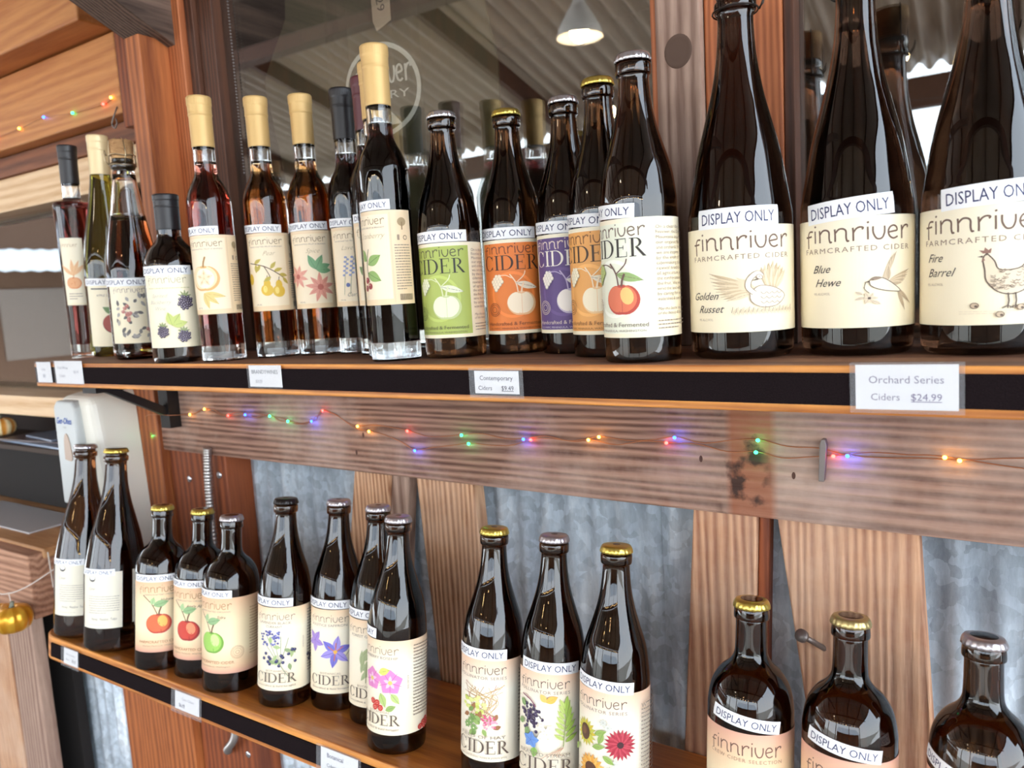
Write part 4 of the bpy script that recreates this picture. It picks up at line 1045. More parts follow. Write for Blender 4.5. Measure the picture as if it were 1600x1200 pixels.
def label_crew(root, prof, variant):
    a = Art()
    a.finnriver(0, 31, 62, 8.0, (120, 86, 74), .12)
    a.text('CREW CIDER SELECTION', 0, 25.5, 4.2, (176, 140, 118), spacing=1.2, width=62)
    rnd = random.Random(variant)
    for k in range(11):
        x = -28 + k * 5.6; hgt = rnd.uniform(9, 19); c = rnd.choice([(176, 110, 80), (150, 96, 76), (196, 140, 100)])
        for j in range(4): a.poly([(x - 3.4 + j * .7, -14 + j * hgt / 4.5), (x + 3.4 - j * .7, -14 + j * hgt / 4.5), (x, -14 + (j + 1.5) * hgt / 4.5)], c)
    a.curve([(-34, -14), (-10, -11), (12, -15), (36, -12)], 1.2, (150, 110, 86))
    a.cider(0, -36, 52, 12, (112, 82, 70))
    return wrap('front_label', a, prof, .072, root, [(-44, -49, 80, 49, paper_mat('crew_label_paper', [(0, (240, 210, 180)), (.6, (250, 228, 190)), (.8, (246, 208, 168)), (1, (232, 176, 152))]))])

# ------------------------------------------------------------------ bottles on the upper shelf
PC, PB, PS = prof_cider(), prof_brandy(), prof_stout()
PG, PA = prof_champ(.0415), prof_champ(.0430)
def cider_bottle(label, x, y, lower, yaw, cap, group):
    r = bottle('cider_bottle', label, x, y, lower, yaw, PC, BROWN_GLASS, group); crown(r, .2465, cap)
    return r
G1 = 'contemporary ciders on the upper shelf'
defs = [
 ('brown cider bottle with green label and white apple', -.494, .655, 28, SILVER_CAP, dict(panel=(176, 190, 96), top=0, dark=(92, 92, 60), apple=(238, 240, 206), applesh=(200, 210, 150), text_col=(120, 120, 80), cider_col=(50, 50, 40), stem_col=(222, 226, 180)), 6, 0),
 ('brown cider bottle with bright orange label and gold crown cap', -.441, .697, 6, GOLD_CAP, dict(panel=(232, 128, 56), top=0, dark=(120, 60, 36), apple=(250, 232, 204), applesh=(240, 190, 140), text_col=(150, 70, 40), cider_col=(60, 36, 28), stem_col=(250, 216, 180)), 0, -.01),
 ('brown cider bottle with purple label', -.372, .695, 16, SILVER_CAP, dict(panel=(96, 72, 128), top=0, dark=(226, 206, 196), apple=(244, 234, 224), applesh=(200, 186, 206), text_col=(210, 196, 210), cider_col=(246, 238, 226), stem_col=(190, 172, 206)), -2, -.03),
 ('brown cider bottle with pale orange label between purple and white ones', -.316, .659, 30, GOLD_CAP, dict(panel=(240, 172, 96), top=0, dark=(140, 90, 50), apple=(252, 238, 208), applesh=(246, 206, 150), text_col=(160, 110, 60), cider_col=(70, 48, 34), stem_col=(252, 230, 196)), 4, -.05),
 ('brown cider bottle with white label and red apple', -.261, .613, 44, SILVER_CAP, dict(panel=(240, 240, 218), top=0, dark=(120, 100, 84), apple=(224, 118, 84), applesh=(190, 74, 60), text_col=(150, 134, 120), cider_col=(46, 38, 34), stem_col=(110, 78, 70), light=(240, 196, 120)), -6, -.04)]
for lab, x, y, yaw, cap, kw, su, rot in defs:
    r = cider_bottle(lab, x, y, False, yaw, cap, G1); label_contemporary(r, PC, **kw)
    sticker(r, PC, .1245, su - 6, rot)

G2 = 'orchard series bottles on the upper shelf'
for lab, x, y, yaw, n1, n2, nx, ny, an, su, rot in (
 ('large dark bottle with a swan on its cream label', -.185, .645, 0, 'Golden', 'Russet', -30, -15, swan, -2, 0.0),
 ('large dark bottle with a flying swallow on its cream label', -.0995, .668, 0, 'Blue', 'Hewe', -26, 1, swallow, -6, .07),
 ('large dark bottle with a hen on its cream label', -.0125, .668, 2, 'Fire', 'Barrel', -32, 4, hen, 6, .05)):
    r = bottle('champagne_bottle', lab, x, y, False, yaw, PG, BLACK_GLASS, G2)
    label_orchard(r, PG, n1, n2, nx, ny, an)
    sticker(r, PG, .1120, su, rot, w=66, hh=15.5)
    # wire hood over the cork
    bm = bmesh.new(); lathe(bm, [(.0140, .2945), (.0150, .300), (.0165, .312), (.0160, .322), (0, .325)], 32); obj('cork', bm, CORK, r, smooth=True)
    bm = bmesh.new(); tube(bm, [(.0178 * math.cos(2 * PI * k / 20), .0178 * math.sin(2 * PI * k / 20), .2765 + .0006 * math.sin(6 * k)) for k in range(20)], .0007, 6, True)
    for k in range(4):
        a_ = PI / 4 + k * PI / 2; tube(bm, [(.0178 * math.cos(a_), .0178 * math.sin(a_), .277), (.0176 * math.cos(a_), .0176 * math.sin(a_), .30), (.0165 * math.cos(a_), .0165 * math.sin(a_), .323)], .0007, 6)
    tube(bm, [(.018, 0, .277), (.0215, .002, .281), (.0225, 0, .287), (.021, -.002, .281), (.0185, 0, .276)], .0007, 6)
    obj('wire_hood', bm, plain('dark_wire', srgb(60, 52, 48), .4, .8), r, smooth=True)

G3 = 'slim brandywine bottles on the upper shelf'
L_AMBER = liquid('amber_liquid', (.70, .42, .0), 115); L_RED = liquid('red_amber_liquid', (.66, .16, .01), 115); L_DARK = liquid('dark_red_liquid', (.35, .03, .03), 260)
for lab, x, y, yaw, foil, liq, nm, dr, info, su, rot in (
 ('slim bottle of red amber brandywine with apple section on label', -.832, .615, 24, GOLD_FOIL, L_RED, '', d_apple_section, True, -10, 0),
 ('slim bottle of amber brandywine with yellow pears on its label', -.788, .664, 10, GOLD_FOIL, L_AMBER, 'Pear', d_pears, True, -6, -.02),
 ('slim bottle of amber brandywine with pink star anise flowers on its label', -.742, .695, 10, GOLD_FOIL, L_AMBER, 'Spice', d_anise, True, -2, .02),
 ('slim dark brandywine bottle with black capsule and lavender label', -.687, .711, 8, BLACK_FOIL, L_DARK, 'Lavender', d_lavender, False, -4, -.03),
 ('slim dark brandywine bottle with maroon capsule', -.634, .694, 0, MAROON_FOIL, L_DARK, 'Currant', d_blackcurrant, False, 0, .02),
 ('slim dark brandywine bottle with gold capsule tucked behind the front gold one', -.590, .660, 0, GOLD_FOIL, L_DARK, 'Cranberry', d_cranberry, False, 0, 0),
 ('slim dark brandywine bottle with gold capsule and back text panel, foremost of its row', -.548, .620, 52, GOLD_FOIL, L_DARK, 'Cranberry', d_cranberry, True, 0, .01)):
    r = bottle('brandywine_bottle', lab, x, y, False, yaw, PB, CLEAR_GLASS, G3, liq=(.019, .242, liq), bubble=(.2425, .262))
    label_brandy(r, PB, nm, dr, info); capsule(r, .262, .3225, .01345, .0140, foil)
    sticker(r, PB, .1600, su, rot, w=56, hh=10)

# four odd bottles at the end
r = bottle('liqueur_bottle', 'tall square-shouldered bottle of red liqueur with black cap at shelf end', -1.293, .688, False, 20, prof_red(), CLEAR_GLASS, None, lean=.045, liq=(.020, .249, liquid('ruby_liquid', (.52, .10, .06), 80)), bubble=(.2555, .28))
PR = prof_red(); capsule(r, .280, .341, .0136, .0141, BLACK_FOIL, False)
a = Art(); a.rect(-15, -50, 15, 50, (252, 240, 214)); a.finnriver(-3, 40, 26, 4.2, (196, 170, 130), .12); a.apple(0, -18, 11, (238, 176, 128), (224, 146, 96), None, (214, 140, 90))
for an in (.8, 1.6, 2.4, 1.2): a.leaf(0, -6, 26, an, 3.2, (242, 196, 150), (224, 160, 110))
a.lines(-10, 11, -36, 3, 4, 1.2, TXT, 2); wrap('front_label', a, PR, .139, r, [(-17, -54, 17, 54, CREAM)])
r = bottle('wine_bottle', 'olive green wine bottle with cream capsule beside the red liqueur', -1.222, .698, False, 8, prof_riesling(), GREEN_GLASS, None, lean=.05)
PW = prof_riesling(); capsule(r, .286, .3465, .0150, .0152, CREAM_FOIL, False)
a = Art(); a.rect(-26, 40, 34, 42, (60, 60, 70)); a.text('APPLE CIDER & WINE', 6, 29, 5, GRY, width=46); a.apple(8, -14, 18, (170, 84, 74), (130, 56, 54), (200, 120, 100)); a.leaf(8, 2, 20, 2.6, 5, (120, 150, 100), (80, 110, 70)); a.leaf(10, 4, 17, .9, 4, (140, 166, 110), (80, 110, 70))
wrap('front_label', a, PW, .067, r, [(-34, -50, 44, 50, CREAM)]); sticker(r, PW, .1185, -4, 0)
r = bottle('sparkling_bottle', 'clear sparkling cider bottle with wired cork and grey floral label', -1.066, .645, False, 12, prof_corked(), CLEAR_GLASS, None, lean=.035, liq=(.014, .196, liquid('brown_amber_liquid', (.58, .28, .02), 120)), bubble=(.1965, .262))
PK = prof_corked()
bm = bmesh.new(); lathe(bm, [(.0120, .266), (.0135, .2845), (.0150, .292), (.0160, .304), (.0155, .309), (0, .311)], 32); obj('cork', bm, CORK, r, smooth=True)
bm = bmesh.new()
for z in (.2745, .288): tube(bm, [(.0172 * math.cos(2 * PI * k / 20), .0172 * math.sin(2 * PI * k / 20), z + .0008 * math.sin(5 * k)) for k in range(20)], .0008, 6, True)
for k in range(4):
    a_ = .4 + k * PI / 2; tube(bm, [(.0172 * math.cos(a_), .0172 * math.sin(a_), .2745), (.0174 * math.cos(a_ + .1), .0174 * math.sin(a_ + .1), .29), (.016 * math.cos(a_), .016 * math.sin(a_), .308), (.006 * math.cos(a_), .006 * math.sin(a_), .312)], .0008, 6)
tube(bm, [(-.0175, 0, .275), (-.0225, .001, .281), (-.024, 0, .29), (-.0225, -.001, .295), (-.0205, 0, .288)], .0009, 6)
obj('wire_hood', bm, WIRE, r, smooth=True)
a = Art(); a.rect(20, -40, 44, 41, (214, 208, 198)); a.finnriver(-2, 30, 44, 5.4, (150, 130, 116), .12)
rnd = random.Random(3)
for k in range(46): a.leaf(rnd.uniform(-20, 42), rnd.uniform(-36, 24), rnd.uniform(5, 10), rnd.uniform(0, 6.2), 2.2, rnd.choice([(140, 134, 130), (176, 170, 164), (110, 106, 104)]))
a.berries([(rnd.gauss(-6, 4), rnd.gauss(4, 6)) for _ in range(9)] + [(rnd.gauss(28, 5), rnd.gauss(-24, 6)) for _ in range(9)], 2.6, (196, 130, 120), (236, 200, 190))
wrap('front_label', a, PK, .066, r, [(-32, -42, 46, 42, CREAM)]); sticker(r, PK, .1105, -8, 0)
r = bottle('dessert_wine_bottle', 'short dark bottle with black capsule and blackberries on cream label', -.902, .600, False, 10, prof_port(), BLACK_GLASS, None, lean=.02)
PP = prof_port(); capsule(r, .168, .2125, .0150, .0152, BLACK_FOIL, False)
bm = bmesh.new(); lathe(bm, [(.0152, .150), (.0150, .168), (.0149, .1685)], 32); 
bm.free()
a = Art(); a.finnriver(-4, 33, 50, 6.0, (176, 164, 130), .12); a.lines(-28, 24, 26, 1, 3, 1.0, (206, 200, 150), 2, 1)
for t, y_ in (('Spirited', 15), ('Blackberry', 7), ('Wine', -1)): a.text(t, -13, y_, 6.5, (196, 190, 176), shear=.4)
for cx_, cy_, R in ((17, 8, 10), (-12, -28, 8), (12, -34, 8)):
    for k in range(5): a.leaf(cx_, cy_ + R * .7, R * .9, .3 + k * .62, 1.2, (150, 160, 110))
    for k in range(30):
        an = k * 2.4; q = R * .86 * math.sqrt(k / 30); a.ell(cx_ + q * math.cos(an), cy_ + q * math.sin(an), R * .2, R * .2, (74, 62, 78), 9); a.ell(cx_ + q * math.cos(an) - .4, cy_ + q * math.sin(an) + .5, R * .07, R * .07, (190, 180, 196), 6)
for an in (.5, 1.3, 2.1): a.leaf(0, -20, 17, an - .3, 4.6, (196, 206, 120), (150, 166, 84))
wrap('front_label', a, PP, .068, r, [(-36, -48, 34, 48, CREAM)]); sticker(r, PP, .1165, -6, 0)

# ------------------------------------------------------------------ bottles on the lower shelf
G4 = 'tall crown-capped bottles at the lower shelf end'
for lab, x, y, cap in (('tall dark bottle with plain white label and silver crown cap', -1.212, .588, SILVER_CAP), ('tall dark bottle with plain white label and gold crown cap', -1.117, .583, GOLD_CAP)):
    r = bottle('champagne_bottle', lab, x, y, True, 28, PA, BROWN_GLASS, G4); crown(r, .2885, cap, .0168)
    label_plainwhite(r, PA); sticker(r, PA, .1180, -8, 0, w=52, hh=9)
G5 = 'apple-label bottles on the lower shelf'
for lab, x, y, cap, nm, ap, yaw in (
 ('stubby brown bottle with red and yellow apple on peach label', -.996, .581, GOLD_CAP, 'Habanero', ((226, 110, 70), (190, 66, 52), (244, 190, 100)), 14),
 ('stubby brown bottle with small red apple label between two others', -.925, .595, GOLD_CAP, 'Apple Abbey', ((206, 70, 56), (160, 44, 42), (236, 150, 110)), 38),
 ('stubby brown bottle with green apple label and pewter crown cap', -.853, .588, GREY_CAP, 'Sidra', ((160, 206, 96), (120, 170, 70), (206, 230, 150)), 48)):
    r = bottle('stubby_bottle', lab, x, y, True, yaw, PS, BROWN_GLASS, G5); crown(r, .2155, cap)
    label_core(r, PS, nm, ap); sticker(r, PS, .1265, -2, 0, w=62, hh=10)
G6 = 'botanical ciders on the lower shelf'
for lab, x, y, cap, s1, s2, dr, yaw, su, words in (
 ('brown cider bottle with lavender and currant label and black crown cap', -.757, .596, BLACK_CAP, 'LAVENDER BLACK', 'CURRANT', f_lavender_currant, 24, -4, 'DISPLAY ONLY'),
 ('brown cider bottle with purple saffron crocus label', -.696, .627, GREY_CAP, 'SOLSTICE SAFFRON', '', f_saffron, 22, 0, 'DISPLAY ONLY'),
 ('brown cider bottle with green ginger leaf label, behind the rosehip one', -.628, .625, GREY_CAP, 'FOREST GINGER', '', f_ginger, 26, 0, 'DISPLAY ONLY'),
 ('brown cider bottle with pink roses and red rosehips on its label', -.5635, .588, GREY_CAP, 'CRANBERRY ROSEHIP', '', f_rosehip, 42, -16, 'DISPLAY')):
    r = cider_bottle(lab, x, y, True, yaw, cap, G6); label_botanical(r, PC, s1, s2, dr)
    sticker(r, PC, .1300, su - 6, -.02, words, w=62 if words != 'DISPLAY' else 40, hh=10.5)
G7 = 'pollinator series ciders on the lower shelf'
for lab, x, y, cap, s1, dr, yaw, su, rot in (
 ('brown cider bottle with pink clover and hay label', -.441, .598, GOLD_CAP, 'FIELD OF HAY', f_hay, 22, -6, -.02),
 ('brown cider bottle with elderberry wreath label', -.3725, .603, GREY_CAP, 'BRAIDED STREAM', f_stream, 16, 4, -.03),
 ('brown cider bottle with sunflowers on its label', -.302, .597, GOLD_CAP, 'SUNFLOWER', f_sun, 26, 0, -.05)):
    r = cider_bottle(lab, x, y, True, yaw, cap, G7); label_pollinator(r, PC, s1, dr); sticker(r, PC, .1310, su, rot, w=62, hh=11)
G8 = 'crew selection bottles on the lower shelf'
for lab, x, y, cap, v, yaw, rot, h in (
 ('stubby brown bottle with bright gold cap in front of the rosy planks', -.177, .601, GOLD_CAP, 1, 8, -.13, .1300),
 ('stubby brown bottle with dull brass cap beside the bent nail', -.0985, .600, plain('brass_crown', srgb(190, 172, 120), .35, .85), 2, 8, -.13, .1290),
 ('stubby brown bottle with silver grey cap at the metal wall', -.008, .605, GREY_CAP, 3, 30, -.2, .1270)):
    r = bottle('stubby_bottle', lab, x, y, True, yaw, PS, BROWN_GLASS, G8); crown(r, .2155, cap)
    label_crew(r, PS, v); sticker(r, PS, h, 0, rot, w=58, hh=10.5)

# ------------------------------------------------------------------ fairy lights on the beam
LIT = [(-1.201, -.203, 'g'), (-1.093, -.164, 'y'), (-1.054, -.154, 'y'), (-.997, -.162, 'r'), (-.956, -.159, 'b'), (-.901, -.159, 'g'), (-.863, -.165, 'g'), (-.814, -.163, 'b'), (-.790, -.147, 'r'), (-.726, -.166, 'y'), (-.706, -.172, 'y'), (-.639, -.168, 'r'), (-.629, -.193, 'b'), (-.553, -.169, 'g'), (-.543, -.179, 'g'), (-.464, -.169, 'b'), (-.454, -.169, 'r'), (-.380, -.165, 'y'), (-.367, -.161, 'y'), (-.290, -.163, 'r'), (-.281, -.157, 'b'), (-.197, -.155, 'g'), (-.199, -.167, 'g'), (-.129, -.166, 'r'), (-.117, -.165, 'b'), (-.040, -.161, 'y'), (-.029, -.163, 'y')]
FL = empty('fairy_lights', (-.6, .732, -.17)); tag(FL, 'string of tiny coloured lights on copper wire along the weathered beam', 'string lights')
bpy.context.view_layer.update()
LC = {'g': ((.02, 1, .28), 9), 'y': ((1, .5, .05), 10), 'r': ((1, .04, .03), 10), 'b': ((.015, .07, 1), 12)}
for x, z, c in LIT:
    bm = bmesh.new(); bmesh.ops.create_uvsphere(bm, u_segments=10, v_segments=8, radius=.0016)
    bmesh.ops.transform(bm, matrix=Matrix.Translation((x, .7315, z)) @ Matrix.Diagonal((1.2, .8, 1.1, 1)), verts=bm.verts[:])
    o = obj('light_bead', bm, emit('lit_bead_' + c, *LC[c]), None, smooth=True); child_fix(o, FL)
    ld = bpy.data.lights.new('bead_glow', 'POINT'); ld.energy = {'b': .0100, 'g': .0020, 'y': .0020, 'r': .0014}[c]; ld.color = LC[c][0]; ld.shadow_soft_size = .001
    lo = bpy.data.objects.new('bead_glow', ld); COL.objects.link(lo); lo.location = (x + .003, .7265, z - .001); child_fix(lo, FL)
rnd = random.Random(11)
for sel in (0, 1):
    pts = []
    if sel == 0: pts = [(-1.201, .728, -.203), (-1.197, .72, -.17), (-1.15, .712, -.163), (-1.115, .713, -.163)]
    row = [q for i, q in enumerate(sorted(LIT)) if (i % 2 == sel or i < 9) and q[0] > -1.15]
    for i, (x, z, c) in enumerate(row):
        pts.append((x, .7325, z + .0006))
        if i + 1 < len(row):
            x2, z2 = row[i + 1][0], row[i + 1][1]
            for t in (.35, .7): pts.append((x + (x2 - x) * t, .7325, z + (z2 - z) * t + rnd.uniform(-.005, .004)))
    pts += [(.05, .7325, -.156 - .012 * sel), (.2, .7325, -.16), (.5, .7325, -.165)]
    bm = bmesh.new(); tube(bm, smooth2(pts, 4), .0005, 5)
    o = obj('copper_wire', bm, plain('copper', srgb(186, 120, 84), .35, .8), None, smooth=True); child_fix(o, FL)

# ------------------------------------------------------------------ nails, conduit, hook
bm = bmesh.new(); tube(bm, [(-.156, .724, -.342), (-.150, .738, -.352), (-.141, .757, -.367)], .0028, 10); tube(bm, [(-.1575, .7205, -.3395), (-.156, .724, -.342)], .0062, 14)
obj('bent_nail', bm, NAIL, WB, smooth=True)
bm = bmesh.new(); prism(bm, [(-.1415, -.190), (-.1365, -.190), (-.1340, -.156), (-.1355, -.150), (-.1385, -.150), (-.1402, -.155)], .7275, .7365, 'XZ', .0008); obj('cut_nail', bm, NAIL, WB)
for px, pz in ((-.255, -.178), (-.165, -.188), (-.72, -.178), (-.735, -.203)):
    bm = bmesh.new(); lathe(bm, [(.0022, 0), (.0022, .0005), (0, .0007)], 12)
    bmesh.ops.transform(bm, matrix=Matrix.Translation((px, .7352, pz)) @ Matrix.Rotation(PI / 2, 4, 'X') @ Matrix.Diagonal((.8, 1.6, 1, 1)), verts=bm.verts[:]); obj('nail_head', bm, plain('rusty_nail', srgb(84, 56, 46), .7, .3), WB)
def conduit(pts, label):
    pts = smooth2(pts, 14); path = []; rad = []
    for i in range(len(pts) - 1):
        for s in range(3):
            t = s / 3; path.append(tuple(p + (q - p) * t for p, q in zip(pts[i], pts[i + 1]))); rad.append(.0048 if len(rad) % 3 == 0 else (.0069 if len(rad) % 3 == 1 else .0067))
    bm = bmesh.new(); tube(bm, path, .006, 12, radii=rad); o = obj('metal_conduit', bm, plain('conduit_steel', srgb(178, 172, 168), .35, .85), None, smooth=True)
    tag(o, label, 'conduit'); return o
conduit([(-1.052, .728, -.215), (-1.058, .727, -.28), (-1.060, .727, -.36), (-1.060, .727, -.46)], 'ribbed metal conduit running down the orange post behind the stubby bottles')
conduit([(-1.050, .727, -.53), (-1.051, .727, -.64), (-1.058, .726, -.70), (-1.082, .727, -.73), (-1.098, .738, -.745)], 'end of ribbed metal conduit curling out under the lower shelf')
bm = bmesh.new()
tube(bm, smooth2([(-1.212, .742, .335), (-1.212, .735, .320), (-1.217, .733, .308), (-1.210, .733, .300), (-1.203, .733, .307), (-1.205, .733, .314)], 4), .0012, 7)
tag(obj('cup_hook', bm, NAIL, None, smooth=True), 'small metal cup hook under the cedar header board', 'hook')
# few tiny lights on the cedar header
HL = empty('header_lights', (-1.4, .743, .345)); tag(HL, 'short run of tiny coloured lights along the cedar header board', 'string lights'); bpy.context.view_layer.update()
pts = []
for x, z, c in ((-1.62, .350, 'r'), (-1.53, .352, 'y'), (-1.44, .357, 'b'), (-1.345, .348, 'g'), (-1.25, .346, 'r'), (-1.226, .352, 'y')):
    bm = bmesh.new(); bmesh.ops.create_uvsphere(bm, u_segments=10, v_segments=8, radius=.0022); bmesh.ops.translate(bm, verts=bm.verts[:], vec=(x, .7415, z))
    child_fix(obj('light_bead', bm, emit('lit_bead_' + c, *LC[c]), None, smooth=True), HL); pts.append((x, .7430, z))
bm = bmesh.new(); tube(bm, smooth2(pts, 4), .0004, 5); child_fix(obj('copper_wire', bm, MATS['copper'], None), HL)

# ------------------------------------------------------------------ shirt hanging behind the glass, with tag
SH2 = empty('hanging_apron', (-.78, .862, .0)); tag(SH2, 'olive work apron with round white logo hanging behind the window glass', 'apron'); bpy.context.view_layer.update()
out = [(-.942, .44), (-.93, .56), (-.86, .60), (-.70, .60), (-.60, .56), (-.575, .40), (-.555, .30), (-.56, -.05), (-.97, -.05), (-.965, .18), (-.995, .355)]
bm = bmesh.new(); NX, NZ = 44, 60
def inside(x, z):
    c = False; n = len(out)
    for i in range(n):
        x1, z1 = out[i]; x2, z2 = out[(i + 1) % n]
        if (z1 > z) != (z2 > z) and x < (x2 - x1) * (z - z1) / (z2 - z1) + x1: c = not c
    return c
prism(bm, out, .868, .871, 'XZ')
for x_ in [-.99 + k * .02 for k in range(22)]: bmesh.ops.bisect_plane(bm, geom=bm.verts[:] + bm.edges[:] + bm.faces[:], plane_co=(x_, 0, 0), plane_no=(1, 0, 0))
for v in bm.verts: v.co.y += .006 * math.sin(v.co.x * 34) + .003 * math.sin(v.co.x * 71)
child_fix(obj('cloth', bm, plain('olive_cloth', srgb(86, 78, 56), .95), None, smooth=False), SH2)
a = Art(); a.ring(0, 0, 66, 6.5, (236, 226, 214), 40); a.finnriver(4, 8, 98, 22, (236, 226, 214), .14); a.text('CIDERY', 4, -14, 16, (236, 226, 214), width=88)
a.poly([(-34 + 68 * k / 16, -50 + 26 * math.sin(PI * k / 16)) for k in range(17)], (236, 226, 214))
bm = bmesh.new()
for V, F, c, lay in a.items:
    vs = [bm.verts.new((-.757 + v[0] / 1000, .857, .298 + v[1] / 1000)) for v in V]
    for f in F:
        try: bm.faces.new([vs[i] for i in f])
        except ValueError: pass
xs = [-.83 + k * .006 for k in range(26)]
for x_ in xs: bmesh.ops.bisect_plane(bm, geom=bm.verts[:] + bm.edges[:] + bm.faces[:], plane_co=(x_, 0, 0), plane_no=(1, 0, 0))
for v in bm.verts: v.co.y += .010 + .006 * math.sin(v.co.x * 34) + .003 * math.sin(v.co.x * 71) - .0008
child_fix(obj('logo_print', bm, ink((236, 226, 214)), None), SH2)
TG = empty('garment_tag', (-.735, .852, .42)); tag(TG, 'kraft price tag marked 29 dollars hanging on the olive apron', 'price tag'); bpy.context.view_layer.update()
bm = bmesh.new(); prism(bm, [(-.752, .50), (-.751, .388), (-.745, .374), (-.718, .383), (-.718, .50)], .852, .853, 'XZ')
child_fix(obj('tag_card', bm, plain('kraft_card', srgb(206, 176, 150), .8)), TG)
a = Art(); a.text('$29', 0, 0, 20, (90, 74, 64), rot=-PI / 2 + .12); a.text('APRON w/', 13, 24, 9, (90, 74, 64), rot=-PI / 2 + .1); a.text('pocket', -3, 42, 8, (90, 74, 64), rot=-PI / 2)
bm = bmesh.new()
for V, F, c, lay in a.items:
    vs = [bm.verts.new((-.742 + v[0] / 1000, .8516, .412 + v[1] / 1000)) for v in V]
    for f in F:
        try: bm.faces.new([vs[i] for i in f])
        except ValueError: pass
child_fix(obj('tag_writing', bm, ink((90, 74, 64))), TG)
# bead chain at the window edge
bm = bmesh.new()
for k in range(60):
    bmesh.ops.create_icosphere(bm, subdivisions=1, radius=.0016, matrix=Matrix.Translation((-.955, .772, .20 + k * .0045)))
tag(obj('bead_chain', bm, NAIL, None, smooth=True), 'thin bead chain of a blind hanging inside the window edge', 'chain')

# ------------------------------------------------------------------ left side: counter, dispenser, papers, ornaments
CT = empty('counter', (-2.2, .62, -1.45)); tag(CT, 'bar counter with kraft-coloured top and weathered front beam beyond the shelf', 'counter'); bpy.context.view_layer.update()
for nm, args, m in (('counter_top', (-3.4, -1.395, .625, .86, -.412, -.395), wood('counter_board', srgb(168, 118, 74), srgb(206, 160, 114), 'X', .03, 5, .1, .5, off=2)),
                    ('front_beam', (-3.4, -1.40, .60, .66, -.515, -.400), wood('counter_beam', srgb(140, 96, 74), srgb(196, 150, 122), 'X', .012, 7, .6, .8, off=8)),
                    ('front_board', (-1.70, -1.60, .675, .70, -1.45, -.5155), WEATHER_Z), ('front_board', (-1.83, -1.705, .675, .70, -1.45, -.5155), PLANK_Z), ('front_board', (-1.96, -1.835, .675, .70, -1.45, -.5155), WEATHER_Z)):
    child_fix(box(nm, *args, m, None, .003), CT)
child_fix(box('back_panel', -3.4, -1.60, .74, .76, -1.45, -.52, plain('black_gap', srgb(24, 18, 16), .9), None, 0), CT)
RK = empty('side_rack', (-2.0, .80, -.395)); tag(RK, 'low dark rack holding papers on the counter under the pale sill', 'rack'); bpy.context.view_layer.update()
child_fix(box('rack_top', -2.6, -1.43, .735, .855, -.262, -.252, plain('rack_dark', srgb(60, 44, 34), .7), None, .001), RK)
child_fix(box('rack_front', -2.6, -1.43, .79, .80, -.394, -.2625, plain('rack_black', srgb(20, 15, 14), .8), None, .001), RK)
for i, (x0, x1, y0, y1, m, lab) in enumerate(((-1.80, -1.50, .745, .83, (150, 166, 190), 'pale blue paper sheet lowest on the side rack'), (-1.78, -1.55, .75, .83, (84, 72, 76), 'dark brochure lying on the blue paper'), (-1.72, -1.58, .76, .84, (120, 130, 150), 'grey brochure topmost on the side rack'))):
    bm = bmesh.new(); add_box(bm, x0, x1, y0, y1, -.2518 + i * .005, -.2475 + i * .005, .0008)
    bmesh.ops.rotate(bm, verts=bm.verts[:], cent=((x0 + x1) / 2, (y0 + y1) / 2, 0), matrix=Matrix.Rotation((-.05, .1, -.12)[i], 3, 'Z'))
    tag(obj('paper_sheet' if i == 0 else 'brochure', bm, plain('paper_%d' % i, srgb(*m), .35)), lab, 'paper')
bm = bmesh.new(); add_box(bm, -1.86, -1.52, .66, .765, -.3946, -.3915, .001); tag(obj('menu_folder', bm, plain('glossy_menu', srgb(196, 194, 196), .15)), 'glossy laminated menu lying flat on the counter', 'menu')
# little pumpkin on the rack
def pumpkin(name, loc, r, cols, label, squash=.8, hang=False):
    root = empty(name, loc); tag(root, label, 'ornament' if hang else 'pumpkin')
    m, n, l, p = new_mat(name + '_skin'); co = n.new('ShaderNodeTexCoord'); g = n.new('ShaderNodeTexGradient'); g.gradient_type = 'RADIAL'; l.new(co.outputs['Object'], g.inputs[0])
    ml = n.new('ShaderNodeMath'); ml.operation = 'MULTIPLY'; ml.inputs[1].default_value = 9; fr = n.new('ShaderNodeMath'); fr.operation = 'FRACT'; l.new(g.outputs['Fac'], ml.inputs[0]); l.new(ml.outputs[0], fr.inputs[0])
    cr = n.new('ShaderNodeValToRGB'); cr.color_ramp.elements[0].color = (*srgb(*cols[0]), 1); cr.color_ramp.elements[0].position = .35; cr.color_ramp.elements[1].color = (*srgb(*cols[1]), 1); cr.color_ramp.elements[1].position = .6
    l.new(fr.outputs[0], cr.inputs[0]); l.new(cr.outputs[0], p.inputs['Base Color']); p.inputs['Roughness'].default_value = .3; p.inputs['Metallic'].default_value = .6 if hang else 0
    bm = bmesh.new(); pr = [(0, -.72), (.35, -.8), (.8, -.6), (1, 0), (.85, .55), (.4, .8), (.12, .68), (0, .62)]
    lathe(bm, smoothed([(q[0] * r, q[1] * r * squash) for q in pr], 4), 72, lambda a_, z: 1 + .07 * abs(math.sin(4.5 * a_)) - .05)
    obj('fruit_body', bm, m, root, smooth=True)
    bm = bmesh.new(); tube(bm, [(0, 0, r * .45), (.05 * r, 0, r * .75), (.2 * r, 0, r * 1.0)], r * .12, 8, radii=[r * .2, r * .12, r * .1]); obj('stem', bm, plain('stem_grey', srgb(120, 120, 104), .7), root, smooth=True)
    return root
pumpkin('mini_pumpkin', (-1.845, .775, -.227), .030, ((226, 150, 60), (244, 220, 170)), 'small orange and cream striped pumpkin on the side rack')
pumpkin('gold_ornament', (-1.385, .560, -.492), .030, ((214, 150, 40), (232, 176, 60)), 'shiny gold pumpkin ornament hanging on a cord by the counter beam', .9, True)
